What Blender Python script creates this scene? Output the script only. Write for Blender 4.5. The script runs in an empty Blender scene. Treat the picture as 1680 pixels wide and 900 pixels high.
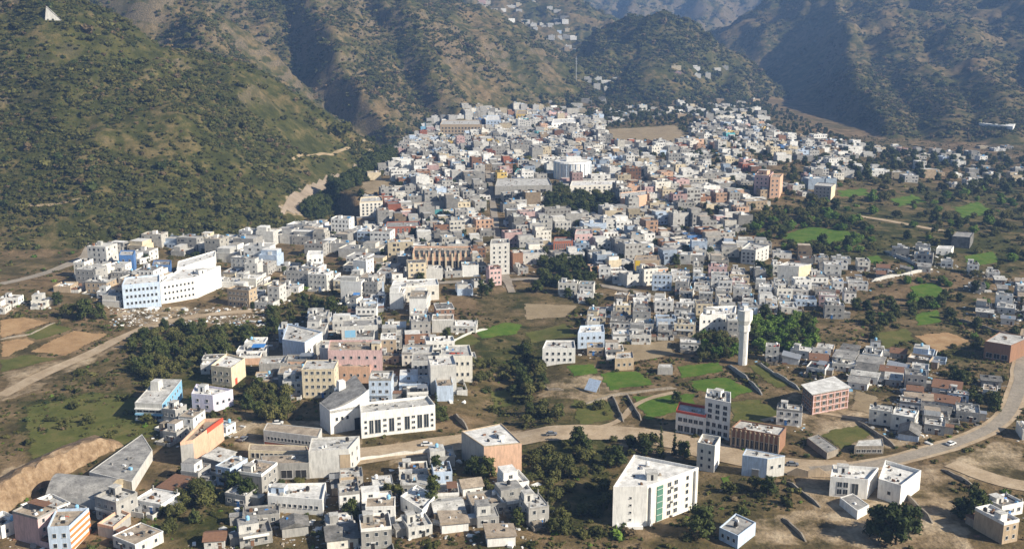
import bpy, bmesh, math, random
import numpy as np
from math import radians as R
SC = bpy.context.scene
rnd = random.Random(11)
NR = np.random.default_rng(5)

# ------------------------------------------------------------------ camera, sky, sun, exposure
CZ, PITCH, F = 150.0, R(13.07), 1680.0
cam = bpy.data.cameras.new("camera"); cam.sensor_width = 36; cam.lens = 36.0
cam.clip_start = 1; cam.clip_end = 20000
camo = bpy.data.objects.new("camera", cam); SC.collection.objects.link(camo)
camo.location = (0, 0, CZ); camo.rotation_euler = (math.pi/2 - PITCH, 0, 0)
SC.camera = camo
SUN_EL, SUN_AZ = R(31), (0.915, -0.403)      # horizontal direction towards the sun
W = bpy.data.worlds.new("World"); SC.world = W; W.use_nodes = True
wt = W.node_tree; bg = wt.nodes["Background"]
sky = wt.nodes.new("ShaderNodeTexSky"); sky.sky_type = 'NISHITA'; sky.sun_disc = False
sky.sun_elevation = SUN_EL; sky.sun_rotation = math.atan2(SUN_AZ[0], SUN_AZ[1])
wt.links.new(sky.outputs[0], bg.inputs[0]); bg.inputs[1].default_value = 0.05
sl = bpy.data.lights.new("sun", 'SUN'); sl.energy = 5.0; sl.angle = R(0.53); sl.color = (1.0, 0.91, 0.76)
so = bpy.data.objects.new("sun", sl); SC.collection.objects.link(so)
from mathutils import Vector
so.rotation_euler = Vector((SUN_AZ[0]*math.cos(SUN_EL), SUN_AZ[1]*math.cos(SUN_EL), math.sin(SUN_EL))).to_track_quat('Z', 'Y').to_euler()
SC.view_settings.view_transform = 'Standard'; SC.view_settings.look = 'None'
SC.view_settings.exposure = 0.97; SC.view_settings.gamma = 1
SC.view_settings.use_curve_mapping = False
SC.cycles.volume_bounces = 0; SC.cycles.max_bounces = 4; SC.cycles.volume_step_rate = 4
SC.cycles.use_denoising = True

# ------------------------------------------------------------------ numpy helpers
_pt = NR.random((257, 257)); _pt[256] = _pt[0]; _pt[:, 256] = _pt[:, 0]
def vnoise(x, y):
    xi = np.floor(x); yi = np.floor(y); fx = x-xi; fy = y-yi
    xi = xi.astype(int) % 256; yi = yi.astype(int) % 256
    fx = fx*fx*fx*(fx*(fx*6-15)+10); fy = fy*fy*fy*(fy*(fy*6-15)+10)
    a = _pt[yi, xi]; b = _pt[yi, xi+1]; c = _pt[yi+1, xi]; d = _pt[yi+1, xi+1]
    return (a+(b-a)*fx)*(1-fy)+(c+(d-c)*fx)*fy
def fbm(x, y, o=4):
    s = 0; a = .5; t = 0
    for i in range(o):
        s = s+a*(vnoise(x*2**i+17.3*i, y*2**i+5.1*i)-.5)*2; t += a; a *= .5
    return s/t
def ridged(x, y, o=4):
    s = 0; a = .5; t = 0
    for i in range(o):
        s = s+a*(1-np.abs(vnoise(x*2**i+31*i, y*2**i+7*i)-.5)*4); t += a; a *= .5
    return s/t
def sstep(a, b, x):
    t = np.clip((x-a)/(b-a), 0, 1); return t*t*(3-2*t)
cp, sp = math.cos(PITCH), math.sin(PITCH)
def proj(x, y, z):
    zc = y*cp-(z-CZ)*sp; v = (y*sp+(z-CZ)*cp)/zc
    return 840+F*x/zc, 450-F*v
def pix(px, py, d):                       # world point seen at a pixel, at forward distance y = d
    u = (px-840)/F; v = (450-py)/F
    dy = cp+v*sp; dz = -sp+v*cp
    return (u*d/dy, d, CZ+dz*d/dy)
def inpoly(px, py, poly):
    r = np.zeros(np.shape(px), bool); n = len(poly)
    for i in range(n):
        x0, y0 = poly[i]; x1, y1 = poly[(i+1) % n]
        c = ((y0 > py) != (y1 > py))
        if y1 != y0: r ^= c & (px < (x1-x0)*(py-y0)/(y1-y0)+x0)
    return r

# ------------------------------------------------------------------ the shape of the land
def rdg(pts, sl_, sr_, r=12):
    return ([pix(*p) for p in pts], sl_, sr_, r)
RIDGES = {
 'hill_left': [
   rdg([(-260,-120,1010),(-60,-30,985),(90,8,970),(200,55,1000),(330,132,1030),(430,205,1060),(505,262,1080),(548,296,1090)], .62, .66),
   rdg([(90,8,970),(130,110,890),(170,210,820),(190,300,770),(205,360,740)], .62, .62, 20),
   rdg([(330,132,1030),(330,220,930),(340,300,850)], .5, .5, 25)],
 'mountain_left': [
   rdg([(60,-130,1500),(250,-10,1420),(380,92,1350),(470,165,1300),(520,215,1270),(575,285,1200)], .6, 1.6, 6),
   rdg([(200,-160,2000),(420,-120,2100),(600,-70,2150),(740,0,2200),(800,70,2150),(850,150,2000)], .5, .55),
   rdg([(420,-120,2100),(500,0,1750),(545,90,1560),(590,150,1460),(640,215,1400)], .6, 1.7, 6),
   rdg([(600,-70,2150),(650,40,1800),(720,150,1600),(760,180,1560)], .5, 1.1, 12)],
 'village_hill': [
   rdg([(700,-60,3200),(800,-30,3000),(900,12,2850),(985,75,2650),(1015,112,2500)], .4, .45, 20)],
 'hill': [
   rdg([(838,165,1830),(930,108,2000),(1000,82,2100),(1085,36,2200),(1150,64,2220),(1215,98,2230),(1252,132,2230),(1264,165,2200)], .8, 1.0, 25),
   rdg([(1085,36,2200),(1080,110,2010),(1075,160,1900)], .8, .45, 30),
   rdg([(1215,98,2230),(1205,150,2030),(1200,185,1880)], 1.5, .42, 18)],
 'mountain_right': [
   rdg([(1345,-10,2900),(1368,12,2700),(1382,50,2450),(1395,95,2150),(1410,140,1850),(1440,185,1620),(1475,216,1500)], .36, 1.35, 8),
   rdg([(1345,-10,2900),(1500,-60,2900),(1680,-70,2800),(1900,-60,2700)], .5, .5, 30),
   rdg([(1500,-60,2900),(1540,20,2500),(1590,80,2100),(1620,140,1800),(1640,185,1600),(1655,214,1480)], .4, .52, 25),
   rdg([(1440,-40,2850),(1480,60,2300),(1530,140,1850),(1560,190,1600),(1570,214,1500)], .4, .5, 25),
   rdg([(1680,-70,2800),(1720,40,2300),(1750,130,1800),(1760,190,1550)], .4, .5, 25)],
 'mountains_far': [
   rdg([(500,-160,5200),(850,-90,5200),(1060,-90,5000),(1250,-80,4800),(1450,-90,4700),(1800,-120,4600)], .5, .5, 30),
   rdg([(1060,-90,5000),(1045,10,4300),(1030,60,3700)], .5, 1.2, 10),
   rdg([(1150,-90,4900),(1150,0,4300),(1150,80,3500)], .5, 1.0, 10),
   rdg([(1290,-80,4800),(1275,10,4100),(1245,75,3300)], .5, 1.0, 10),
   rdg([(930,-90,5000),(905,-5,4300),(890,40,3700)], .5, .9, 10)],
}
def ridge_h(x, y, rl):
    best = np.full(np.shape(x), -1e9)
    for pts, s1, s2, r in rl:
        for (ax, ay, az), (bx, by, bz) in zip(pts[:-1], pts[1:]):
            dx, dy = bx-ax, by-ay; L2 = dx*dx+dy*dy
            t = np.clip(((x-ax)*dx+(y-ay)*dy)/L2, 0, 1)
            ex = x-ax-t*dx; ey = y-ay-t*dy; d = np.sqrt(ex*ex+ey*ey)
            L = math.sqrt(L2); side = (dx*ey-dy*ex)/(L*np.maximum(d, 1e-6))
            s = s2+(s1-s2)*(side*.5+.5)
            best = np.maximum(best, az+t*(bz-az)-s*(np.sqrt(d*d+r*r)-r))
    return best
# river-side edge of the town's shelf (world x at given y), the shelf lies east of it
EDGE = [(0, -400), (640, -330), (800, -215), (858, -200), (880, -180), (905, -166), (1000, -148), (1150, -139), (1300, -125), (1500, -50), (1700, 60), (2600, 300)]
EY = np.array([e[0] for e in EDGE], float); EX = np.array([e[1] for e in EDGE], float)
NAMES = list(RIDGES)
def land(x, y, want=False):
    x = np.asarray(x, float); y = np.asarray(y, float)
    wx = x+26*fbm(x/210+3, y/210+8, 3); wy = y+26*fbm(x/210+40, y/210+21, 3)
    ex = np.interp(y, EY, EX)
    # shelf: cliff on the river side, ramp on the near side
    k = sstep(-150, -40, x)
    yf = 846+1.45*np.maximum(-132-x, 0)
    near = sstep(yf-2-300*k, yf+10+150*k, y)
    shelf = (21*near)*sstep(-4, 9, x-ex+3*fbm(x/25, y/25, 2))
    shelf = shelf*(1-.92*sstep(120, 460, x-.1*y))
    base = shelf+.012*np.maximum(y-900, 0)*(1-sstep(250, 600, x))+.9*fbm(x/45, y/45, 3)+2.2*fbm(x/140+9, y/140, 2)
    base = base+7*sstep(-120, -330, x)*sstep(420, 560, y)*(1-sstep(640, 800, y))
    base = base-3.5*np.exp(-(((x-4-9*np.sin(y/37))/13)**2))*sstep(330, 400, y)*(1-sstep(470, 560, y))   # wooded gully
    base = base+0.02*np.maximum(y-1440, 0)*sstep(330, 560, x)*(1-sstep(2600, 3200, y))
    hs = []
    for n in NAMES:
        h = ridge_h(wx, wy, RIDGES[n]) if n != 'hill' else ridge_h(x+.35*(wx-x), y+.35*(wy-y), RIDGES[n])
        hs.append(h)
    hs = np.array(hs); mt = hs.max(0); wh = hs.argmax(0)
    el = np.clip(mt-base, -60, 400)
    amp = sstep(0, 120, el)
    mt = mt+amp*(34*ridged(x/230+2, y/230+6, 4)+13*ridged(x/75+1, y/75+4, 3))*(1+.9*sstep(2300, 3400, y))
    # terraces cut into the mountain across the river
    st = 17.0; ph = mt/st+1.3*fbm(x/170, y/170, 2); fr = ph-np.floor(ph)
    ter = mt+(np.floor(ph)+sstep(.3, 1., fr)-ph)*st
    tm = (wh == 1)*.75*sstep(-.25, .25, fbm(x/150+7, y/150+3, 2))
    mt = mt*(1-tm)+ter*tm
    kk = 9.0
    h = np.maximum(base, mt)+np.maximum(kk-np.abs(base-mt), 0)**2/(4*kk)
    if want: return h, np.where(mt > base+1, wh, -1), base
    return h
def ground(px, py):
    px = np.atleast_1d(np.asarray(px, float)); py = np.atleast_1d(np.asarray(py, float))
    u = (px-840)/F; v = (450-py)/F; dy = cp+v*sp; dz = (-sp+v*cp)/dy; dx = u/dy
    t = np.full(px.shape, 180.0); done = np.zeros(px.shape, bool)
    for i in range(420):
        g = CZ+dz*t-land(dx*t, t)
        done |= g < .02
        if done.all(): break
        t = np.where(done, t, t+np.clip(g*1.7, .05, 90)); t = np.minimum(t, 6000)
    return dx*t, t, land(dx*t, t)
def g1(px, py):
    x, y, z = ground(px, py); return float(x[0]), float(y[0]), float(z[0])

# ------------------------------------------------------------------ materials
MATS = {}
def nodes(name):
    m = bpy.data.materials.new(name); m.use_nodes = True
    t = m.node_tree; b = t.nodes["Principled BSDF"]; b.inputs["Specular IOR Level"].default_value = .25
    return m, t, b
def N(t, kind, **kw):
    n = t.nodes.new(kind)
    for k, v in kw.items():
        if k.startswith("i_"):
            n.inputs[k[2:].replace("_", " ")].default_value = v
        else: setattr(n, k, v)
    return n
def noise(t, vec, scale, detail=4, rough=.6):
    n = N(t, "ShaderNodeTexNoise", i_Scale=scale, i_Detail=detail, i_Roughness=rough)
    t.links.new(vec, n.inputs["Vector"]); return n.outputs["Fac"]
def ramp(t, fac, stops, mode='LINEAR'):
    r = N(t, "ShaderNodeValToRGB"); e = r.color_ramp.elements; r.color_ramp.interpolation = mode
    while len(e) < len(stops): e.new(.5)
    for q, (p, c) in zip(e, stops):
        q.position = p; q.color = (*c, 1) if len(c) == 3 else c
    t.links.new(fac, r.inputs[0]); return r.outputs[0]
def mix(t, fac, a, b, mode='MIX'):
    n = N(t, "ShaderNodeMix", data_type='RGBA', blend_type=mode)
    for s, v in ((0, fac), (6, a), (7, b)):
        if isinstance(v, (int, float)): n.inputs[s].default_value = v
        elif isinstance(v, tuple): n.inputs[s].default_value = (*v, 1)
        else: t.links.new(v, n.inputs[s])
    return n.outputs[2]
def math_(t, op, a, b=0.0, clamp=False):
    n = N(t, "ShaderNodeMath", operation=op, use_clamp=clamp)
    for s, v in ((0, a), (1, b)):
        if isinstance(v, (int, float)): n.inputs[s].default_value = v
        else: t.links.new(v, n.inputs[s])
    return n.outputs[0]
def bump(t, b, h, strength=.5, dist=.2):
    n = N(t, "ShaderNodeBump", i_Strength=strength, i_Distance=dist)
    t.links.new(h, n.inputs["Height"]); t.links.new(n.outputs[0], b.inputs["Normal"])
def pos(t): return N(t, "ShaderNodeNewGeometry").outputs["Position"]
def g3(v): return (v, v, v)

def mat_plaster(name, rgb, grime=.5, rough=.85, patch=None):
    m, t, b = nodes(name); p = pos(t)
    mp = N(t, "ShaderNodeMapping"); mp.inputs["Scale"].default_value = (1, 1, .18); t.links.new(p, mp.inputs[0])
    streak = noise(t, mp.outputs[0], 1.7, 5, .65); blot = noise(t, p, .35, 5, .6)
    f = math_(t, 'MULTIPLY', ramp(t, streak, [(.42, g3(0)), (.72, g3(1))]), grime)
    c = mix(t, f, rgb, tuple(v*.42+.02 for v in rgb))
    f2 = math_(t, 'MULTIPLY', ramp(t, blot, [(.5, g3(0)), (.68, g3(1))]), grime*.7)
    c = mix(t, f2, c, patch or tuple(v*.6+.03 for v in rgb))
    t.links.new(c, b.inputs["Base Color"]); b.inputs["Roughness"].default_value = rough
    bump(t, b, noise(t, p, 4, 3), .25, .05)
    MATS[name] = m; return m
def mat_roof(name, light, dark, wear=.5):
    m, t, b = nodes(name); p = pos(t)
    a = noise(t, p, .3, 6, .7); c2 = noise(t, p, 1.6, 4, .6)
    c = ramp(t, a, [(.36, dark), (.5, tuple((x+y)/2 for x, y in zip(light, dark))), (.62, light)])
    f = math_(t, 'MULTIPLY', ramp(t, c2, [(.52, g3(0)), (.66, g3(1))]), wear)
    c = mix(t, f, c, tuple(v*.45 for v in dark))
    t.links.new(c, b.inputs["Base Color"]); b.inputs["Roughness"].default_value = .95
    MATS[name] = m; return m
def mat_plain(name, rgb, rough=.6, metal=0, var=.15, scale=1.5):
    m, t, b = nodes(name); p = pos(t)
    n = noise(t, p, scale, 4)
    c = mix(t, n, tuple(v*(1-var*1.6) for v in rgb), tuple(min(1, v*(1+var)) for v in rgb))
    t.links.new(c, b.inputs["Base Color"]); b.inputs["Roughness"].default_value = rough; b.inputs["Metallic"].default_value = metal
    MATS[name] = m; return m
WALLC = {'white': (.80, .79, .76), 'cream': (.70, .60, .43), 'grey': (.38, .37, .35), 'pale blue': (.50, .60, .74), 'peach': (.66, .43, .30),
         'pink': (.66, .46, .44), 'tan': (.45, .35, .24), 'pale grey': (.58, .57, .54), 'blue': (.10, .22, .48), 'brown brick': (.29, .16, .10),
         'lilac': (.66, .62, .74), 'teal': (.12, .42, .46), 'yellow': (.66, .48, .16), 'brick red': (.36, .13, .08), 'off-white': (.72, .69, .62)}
for k, v in WALLC.items(): mat_plaster(k, v, .5 if k in ('white', 'lilac', 'off-white') else .65)
mat_plaster('raw concrete', (.33, .32, .30), .8); mat_plaster('stone', (.30, .26, .21), .9, .95, (.15, .13, .10))
mat_roof('roof pale', (.58, .57, .54), (.30, .29, .27)); mat_roof('roof grey', (.36, .35, .33), (.17, .165, .16)); mat_roof('roof white', (.76, .75, .72), (.45, .44, .42), .3)
mat_roof('roof dark', (.22, .21, .20), (.09, .09, .085)); mat_roof('roof tan', (.42, .35, .27), (.22, .18, .14))
mat_plain('glass', (.035, .045, .055), .12, 0, .4, .6); mat_plain('green glass', (.10, .22, .17), .15, 0, .2); mat_plain('frame', (.55, .54, .52), .6)
mat_plain('dark', (.03, .03, .03), .8); mat_plain('wood', (.16, .09, .05), .7); mat_plain('metal', (.42, .43, .44), .45, .6); mat_plain('rust', (.20, .11, .07), .85, 0, .35)
mat_plain('red paint', (.52, .09, .05), .6); mat_plain('orange paint', (.62, .22, .08), .6); mat_plain('blue paint', (.07, .20, .50), .5); mat_plain('sky paint', (.25, .50, .72), .5)
mat_plain('tank black', (.025, .025, .028), .45); mat_plain('tank white', (.75, .75, .74), .5); mat_plain('tarp blue', (.06, .22, .55), .5); mat_plain('yellow paint', (.65, .45, .05), .6)
mat_plain('rubber', (.02, .02, .02), .8); mat_plain('car white', (.75, .75, .74), .3); mat_plain('car grey', (.25, .26, .28), .3, .3); mat_plain('car red', (.4, .05, .04), .3)
mat_plain('bark', (.10, .075, .05), .95)

def mat_ground():
    m, t, b = nodes('ground'); p = pos(t)
    at = N(t, "ShaderNodeAttribute", attribute_name="cover")
    sep = N(t, "ShaderNodeSeparateColor"); t.links.new(at.outputs["Color"], sep.inputs[0])
    big = noise(t, p, .012, 6, .65); mid = noise(t, p, .07, 5, .65); fine = noise(t, p, .6, 4, .7)
    scrub = ramp(t, mid, [(.30, (.024, .028, .007)), (.48, (.047, .050, .013)), (.66, (.092, .082, .026))])
    dry = ramp(t, mid, [(.3, (.10, .065, .035)), (.5, (.165, .113, .060)), (.72, (.24, .172, .10))])
    bare = ramp(t, mid, [(.3, (.22, .165, .105)), (.5, (.34, .26, .17)), (.7, (.42, .34, .235))])
    rock = ramp(t, fine, [(.35, (.075, .06, .04)), (.65, (.19, .15, .10))])
    # green below, dry in patches
    f = ramp(t, math_(t, 'ADD', math_(t, 'MULTIPLY', big, .55), math_(t, 'MULTIPLY', mid, .45)), [(.44, g3(0)), (.58, g3(1))])
    f = math_(t, 'ADD', math_(t, 'MULTIPLY', f, .75), math_(t, 'SUBTRACT', sep.outputs[1], .5), True)
    c = mix(t, f, scrub, dry)
    fb = ramp(t, math_(t, 'ADD', sep.outputs[0], math_(t, 'MULTIPLY', math_(t, 'SUBTRACT', mid, .5), .9)), [(.38, g3(0)), (.62, g3(1))])
    c = mix(t, fb, c, bare)
    geo = N(t, "ShaderNodeNewGeometry"); sz = N(t, "ShaderNodeSeparateXYZ"); t.links.new(geo.outputs["True Normal"], sz.inputs[0])
    st = ramp(t, math_(t, 'ADD', sz.outputs[2], math_(t, 'MULTIPLY', math_(t, 'SUBTRACT', fine, .5), .25)), [(.50, g3(1)), (.66, g3(0))])
    c = mix(t, math_(t, 'MULTIPLY', st, .75), c, rock)
    c = mix(t, .55, c, ramp(t, fine, [(.3, g3(.45)), (.7, g3(1.35))]), 'MULTIPLY')
    t.links.new(c, b.inputs["Base Color"]); b.inputs["Roughness"].default_value = .97; b.inputs["Specular IOR Level"].default_value = .1
    bump(t, b, math_(t, 'ADD', fine, math_(t, 'MULTIPLY', mid, 3)), .55, .9)
    MATS['ground'] = m; return m
mat_ground()
def mat_soil(name, stops, scale=.25, bscale=1.2, bst=.4):
    m, t, b = nodes(name); p = pos(t)
    a = noise(t, p, scale, 6, .7); f = noise(t, p, bscale, 4, .7)
    c = ramp(t, a, stops); c = mix(t, .5, c, ramp(t, f, [(.3, g3(.6)), (.7, g3(1.25))]), 'MULTIPLY')
    t.links.new(c, b.inputs["Base Color"]); b.inputs["Roughness"].default_value = .97; b.inputs["Specular IOR Level"].default_value = .1
    bump(t, b, f, bst, .25); MATS[name] = m
mat_soil('road dust', [(.3, (.28, .21, .135)), (.5, (.38, .295, .20)), (.7, (.46, .37, .265))], .12)
mat_soil('road grey', [(.3, (.21, .18, .145)), (.5, (.28, .245, .20)), (.7, (.35, .30, .24))], .15)
mat_soil('lawn', [(.3, (.045, .092, .010)), (.5, (.078, .138, .018)), (.72, (.14, .15, .035))], .16)
mat_soil('grass olive', [(.3, (.06, .07, .015)), (.5, (.10, .105, .028)), (.72, (.16, .13, .05))], .1)
mat_soil('plough', [(.3, (.25, .155, .075)), (.5, (.34, .22, .115)), (.72, (.41, .29, .165))], .1)
mat_soil('bank', [(.3, (.13, .085, .05)), (.48, (.24, .165, .10)), (.7, (.36, .27, .18))], .35, 1.6, .9)
mat_soil('bare field', [(.3, (.20, .155, .095)), (.5, (.27, .21, .13)), (.72, (.33, .26, .17))], .1)
mat_soil('river bed', [(.3, (.18, .145, .11)), (.5, (.26, .21, .16)), (.72, (.35, .29, .23))], .06)

def mat_leaf(name, dark, mid_, light):
    m, t, b = nodes(name); p = pos(t)
    oi = N(t, "ShaderNodeObjectInfo")
    n = noise(t, p, .45, 4, .7); n2 = noise(t, p, 1.8, 2, .5)
    f = math_(t, 'ADD', math_(t, 'MULTIPLY', n, .7), math_(t, 'MULTIPLY', n2, .3))
    f = math_(t, 'ADD', f, math_(t, 'MULTIPLY', math_(t, 'SUBTRACT', oi.outputs["Random"], .5), .22))
    c = ramp(t, f, [(.34, dark), (.5, mid_), (.68, light)])
    t.links.new(c, b.inputs["Base Color"]); b.inputs["Roughness"].default_value = .8; b.inputs["Specular IOR Level"].default_value = .15
    MATS[name] = m
mat_leaf('leaf dark', (.022, .033, .009), (.045, .060, .016), (.088, .100, .030))
mat_leaf('leaf olive', (.036, .041, .011), (.074, .078, .022), (.135, .125, .042))
mat_leaf('leaf bright', (.050, .095, .012), (.090, .155, .022), (.14, .20, .04))
mat_leaf('scrub', (.022, .027, .006), (.046, .049, .012), (.096, .086, .026))
mat_leaf('scrub brown', (.06, .045, .022), (.11, .08, .042), (.17, .125, .07))

def mat_attr(name, rough=.85, spec=.25):
    m, t, b = nodes(name); p = pos(t)
    at = N(t, "ShaderNodeAttribute", attribute_name="tint")
    n = noise(t, p, .5, 5, .65)
    c = mix(t, .7, at.outputs["Color"], ramp(t, n, [(.35, g3(.62)), (.62, g3(1.12))]), 'MULTIPLY')
    t.links.new(c, b.inputs["Base Color"]); b.inputs["Roughness"].default_value = rough
    MATS[name] = m
mat_attr('tinted')

# ------------------------------------------------------------------ mesh helpers
def link(o, parent=None):
    SC.collection.objects.link(o)
    if parent is not None: o.parent = parent
    return o
def tag(o, label=None, cat=None, group=None, kind=None):
    for k, v in (('label', label), ('category', cat), ('group', group), ('kind', kind)):
        if v: o[k] = v
    return o
def empty(name, loc, rz=0, label=None, cat=None, group=None):
    o = bpy.data.objects.new(name, None); o.empty_display_size = .5; o.location = loc; o.rotation_euler = (0, 0, rz)
    link(o); return tag(o, label, cat, group)
class MB:
    def __init__(s): s.v = []; s.f = []; s.m = []; s.mats = []
    def mi(s, mat):
        if mat not in s.mats: s.mats.append(mat)
        return s.mats.index(mat)
    def add(s, vs, fs, mat):
        o = len(s.v); s.v += vs; i = s.mi(mat)
        for f in fs: s.f.append([q+o for q in f]); s.m.append(i)
        return s
    def box(s, x0, y0, z0, x1, y1, z1, mat, tx=0, top=None):
        vs = [(x0,y0,z0),(x1,y0,z0),(x1,y1,z0),(x0,y1,z0),(x0+tx,y0+tx,z1),(x1-tx,y0+tx,z1),(x1-tx,y1-tx,z1),(x0+tx,y1-tx,z1)]
        s.add(vs, [(0,3,2,1),(0,1,5,4),(1,2,6,5),(2,3,7,6),(3,0,4,7)], mat)
        return s.add(vs[4:], [(0,1,2,3)], top or mat)
    def prism(s, pts, z0, z1, mat, top=None):          # pts counter-clockwise
        n = len(pts); vs = [(x, y, z0) for x, y in pts]+[(x, y, z1) for x, y in pts]
        s.add(vs, [(i, (i+1) % n, n+(i+1) % n, n+i) for i in range(n)], mat)
        return s.add(vs[n:], [tuple(range(n))], top or mat)
    def cyl(s, x, y, z0, z1, r, mat, n=10, r2=None, cap=None):
        r2 = r if r2 is None else r2
        a = [(math.cos(2*math.pi*i/n), math.sin(2*math.pi*i/n)) for i in range(n)]
        vs = [(x+r*c, y+r*q, z0) for c, q in a]+[(x+r2*c, y+r2*q, z1) for c, q in a]
        s.add(vs, [(i, (i+1) % n, n+(i+1) % n, n+i) for i in range(n)], mat)
        return s.add(vs[n:], [tuple(range(n))], cap or mat)
    def bar(s, a, b, r, mat):
        a = Vector(a); b = Vector(b); d = (b-a).normalized()
        u = d.cross(Vector((0, 0, 1)) if abs(d.z) < .9 else Vector((1, 0, 0))).normalized()*r; w = d.cross(u)
        vs = [tuple(a+q) for q in (u, w, -u, -w)]+[tuple(b+q) for q in (u, w, -u, -w)]
        return s.add(vs, [(0,1,5,4),(1,2,6,5),(2,3,7,6),(3,0,4,7),(4,5,6,7),(3,2,1,0)], mat)
    def mesh(s, name):
        me = bpy.data.meshes.new(name); me.from_pydata(s.v, [], s.f)
        for q in s.mats: me.materials.append(MATS[q])
        if len(s.mats) > 1: me.polygons.foreach_set("material_index", s.m)
        return me
    def build(s, name, parent=None, smooth=False):
        me = s.mesh(name)
        if smooth: me.polygons.foreach_set("use_smooth", [True]*len(me.polygons))
        return link(bpy.data.objects.new(name, me), parent)

# ------------------------------------------------------------------ terrain sheet, cut into valley floor and hills
ys = [-300.0]
while ys[-1] < 6600:
    y = ys[-1]; ys.append(y+(30 if y < 180 else 2.6 if y < 760 else 4.2 if y < 1300 else max(5, .0042*y)))
ys = np.array(ys); us = np.linspace(-.60, .60, 460)
GY, GU = np.meshgrid(ys, us, indexing='ij'); GX = GU*(GY+400)
GH, GW, GB = land(GX, GY, True)
def land(x, y, want=False):               # height of the built sheet itself
    x = np.asarray(x, float); y = np.asarray(y, float)
    iu = np.clip((x/(y+400)+.6)/1.2*(len(us)-1), 0, len(us)-1.001); j = iu.astype(int); fu = iu-j
    i = np.clip(np.searchsorted(ys, y)-1, 0, len(ys)-2); fy = np.clip((y-ys[i])/(ys[i+1]-ys[i]), 0, 1)
    h = (GH[i, j]*(1-fu)+GH[i, j+1]*fu)*(1-fy)+(GH[i+1, j]*(1-fu)+GH[i+1, j+1]*fu)*fy
    return (h, GW[i, j], GB[i, j]) if want else h
ROADS_PX = {'bare': [
  [(455,352),(470,322),(520,300),(570,288),(615,250),(650,235),(660,245),(600,272),(555,318),(505,335),(490,360)],
  [(0,770),(80,745),(170,712),(200,722),(150,750),(60,800),(0,850)],
  [(1290,775),(1420,768),(1540,760),(1640,720),(1680,730),(1680,780),(1560,790),(1600,900),(1250,900),(1230,850),(1330,830)],
  [(600,735),(760,712),(1040,692),(1200,740),(1100,760),(1000,720),(800,745),(640,762)],
  [(0,610),(100,590),(180,560),(200,570),(60,640),(0,660)],
  [(380,690),(600,690),(600,760),(380,770)],
  [(1290,640),(1420,640),(1540,720),(1420,745),(1300,700)],
  [(1430,345),(1470,335),(1520,352),(1560,380),(1500,372)],
  [(880,620),(1010,610),(1020,660),(940,700),(890,680)],
  [(180,505),(300,505),(420,505),(400,530),(240,535),(190,520)],
 ], 'green': [
  [(30,660),(200,640),(290,690),(260,740),(130,730),(40,760)],
  [(200,600),(420,560),(430,640),(260,640)],
  [(780,560),(890,520),(960,545),(890,600),(790,600)],
  [(800,640),(990,660),(1000,700),(820,700)],
  [(1300,330),(1680,300),(1680,460),(1450,430),(1320,420)],
  [(860,720),(1000,715),(1000,880),(850,870)],
  [(250,790),(420,770),(430,900),(220,900)],
 ], 'dry': [
  [(300,0),(760,0),(850,150),(640,200),(560,190),(450,120)],
  [(1020,0),(1350,0),(1240,80),(1060,40)],
  [(1360,0),(1680,0),(1680,220),(1480,200),(1400,60)],
  [(990,210),(1125,205),(1130,238),(1000,238)],
  [(780,480),(960,480),(950,530),(800,545)],
  [(1400,520),(1560,500),(1600,600),(1500,600)],
 ]}
GPX, GPY = proj(GX, GY, GH)
jx = GPX+14*fbm(GX/14, GY/14, 3); jy = GPY+7*fbm(GX/14+50, GY/14, 3)
front = GY > 60
cover = np.zeros(GX.shape+(4,), np.float32); cover[..., 3] = 1; cover[..., 1] = np.where(GW < 0, .85, .38); cover[..., 0] = np.where(GW < 0, .2, 0)
for poly in ROADS_PX['bare']: cover[..., 0] = np.where(front & inpoly(jx, jy, poly), .5, cover[..., 0])
for poly in ROADS_PX['green']: cover[..., 1] = np.where(front & inpoly(jx, jy, poly), .36, cover[..., 1]); cover[..., 0] = np.where(front & inpoly(jx, jy, poly), .05, cover[..., 0])
for poly in ROADS_PX['dry']: cover[..., 1] = np.where(front & inpoly(jx, jy, poly), .52, cover[..., 1])
cover[..., 1] = np.where(GW == 0, .12, cover[..., 1]); cover[..., 1] = np.where(GW == 3, .22, cover[..., 1])
def sheet(name, facemask):
    idx = np.arange(GX.size).reshape(GX.shape)
    f = np.stack([idx[:-1, :-1], idx[:-1, 1:], idx[1:, 1:], idx[1:, :-1]], -1)[facemask]
    used, inv = np.unique(f, return_inverse=True); f = inv.reshape(-1, 4)
    co = np.stack([GX, GY, GH], -1).reshape(-1, 3)[used]
    me = bpy.data.meshes.new(name); me.vertices.add(len(co)); me.vertices.foreach_set("co", co.astype(np.float32).ravel())
    me.loops.add(f.size); me.loops.foreach_set("vertex_index", f.astype(np.int32).ravel())
    me.polygons.add(len(f)); me.polygons.foreach_set("loop_start", np.arange(0, f.size, 4, dtype=np.int32))
    me.update(calc_edges=True)
    a = me.attributes.new("cover", 'FLOAT_COLOR', 'POINT'); a.data.foreach_set("color", cover.reshape(-1, 4)[used].ravel())
    me.polygons.foreach_set("use_smooth", [True]*len(f)); me.materials.append(MATS['ground'])
    return tag(link(bpy.data.objects.new(name, me)), kind='structure')
fw = GW[:-1, :-1]
for i, n in enumerate(['ground']+NAMES): sheet(n, fw == i-1)

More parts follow.
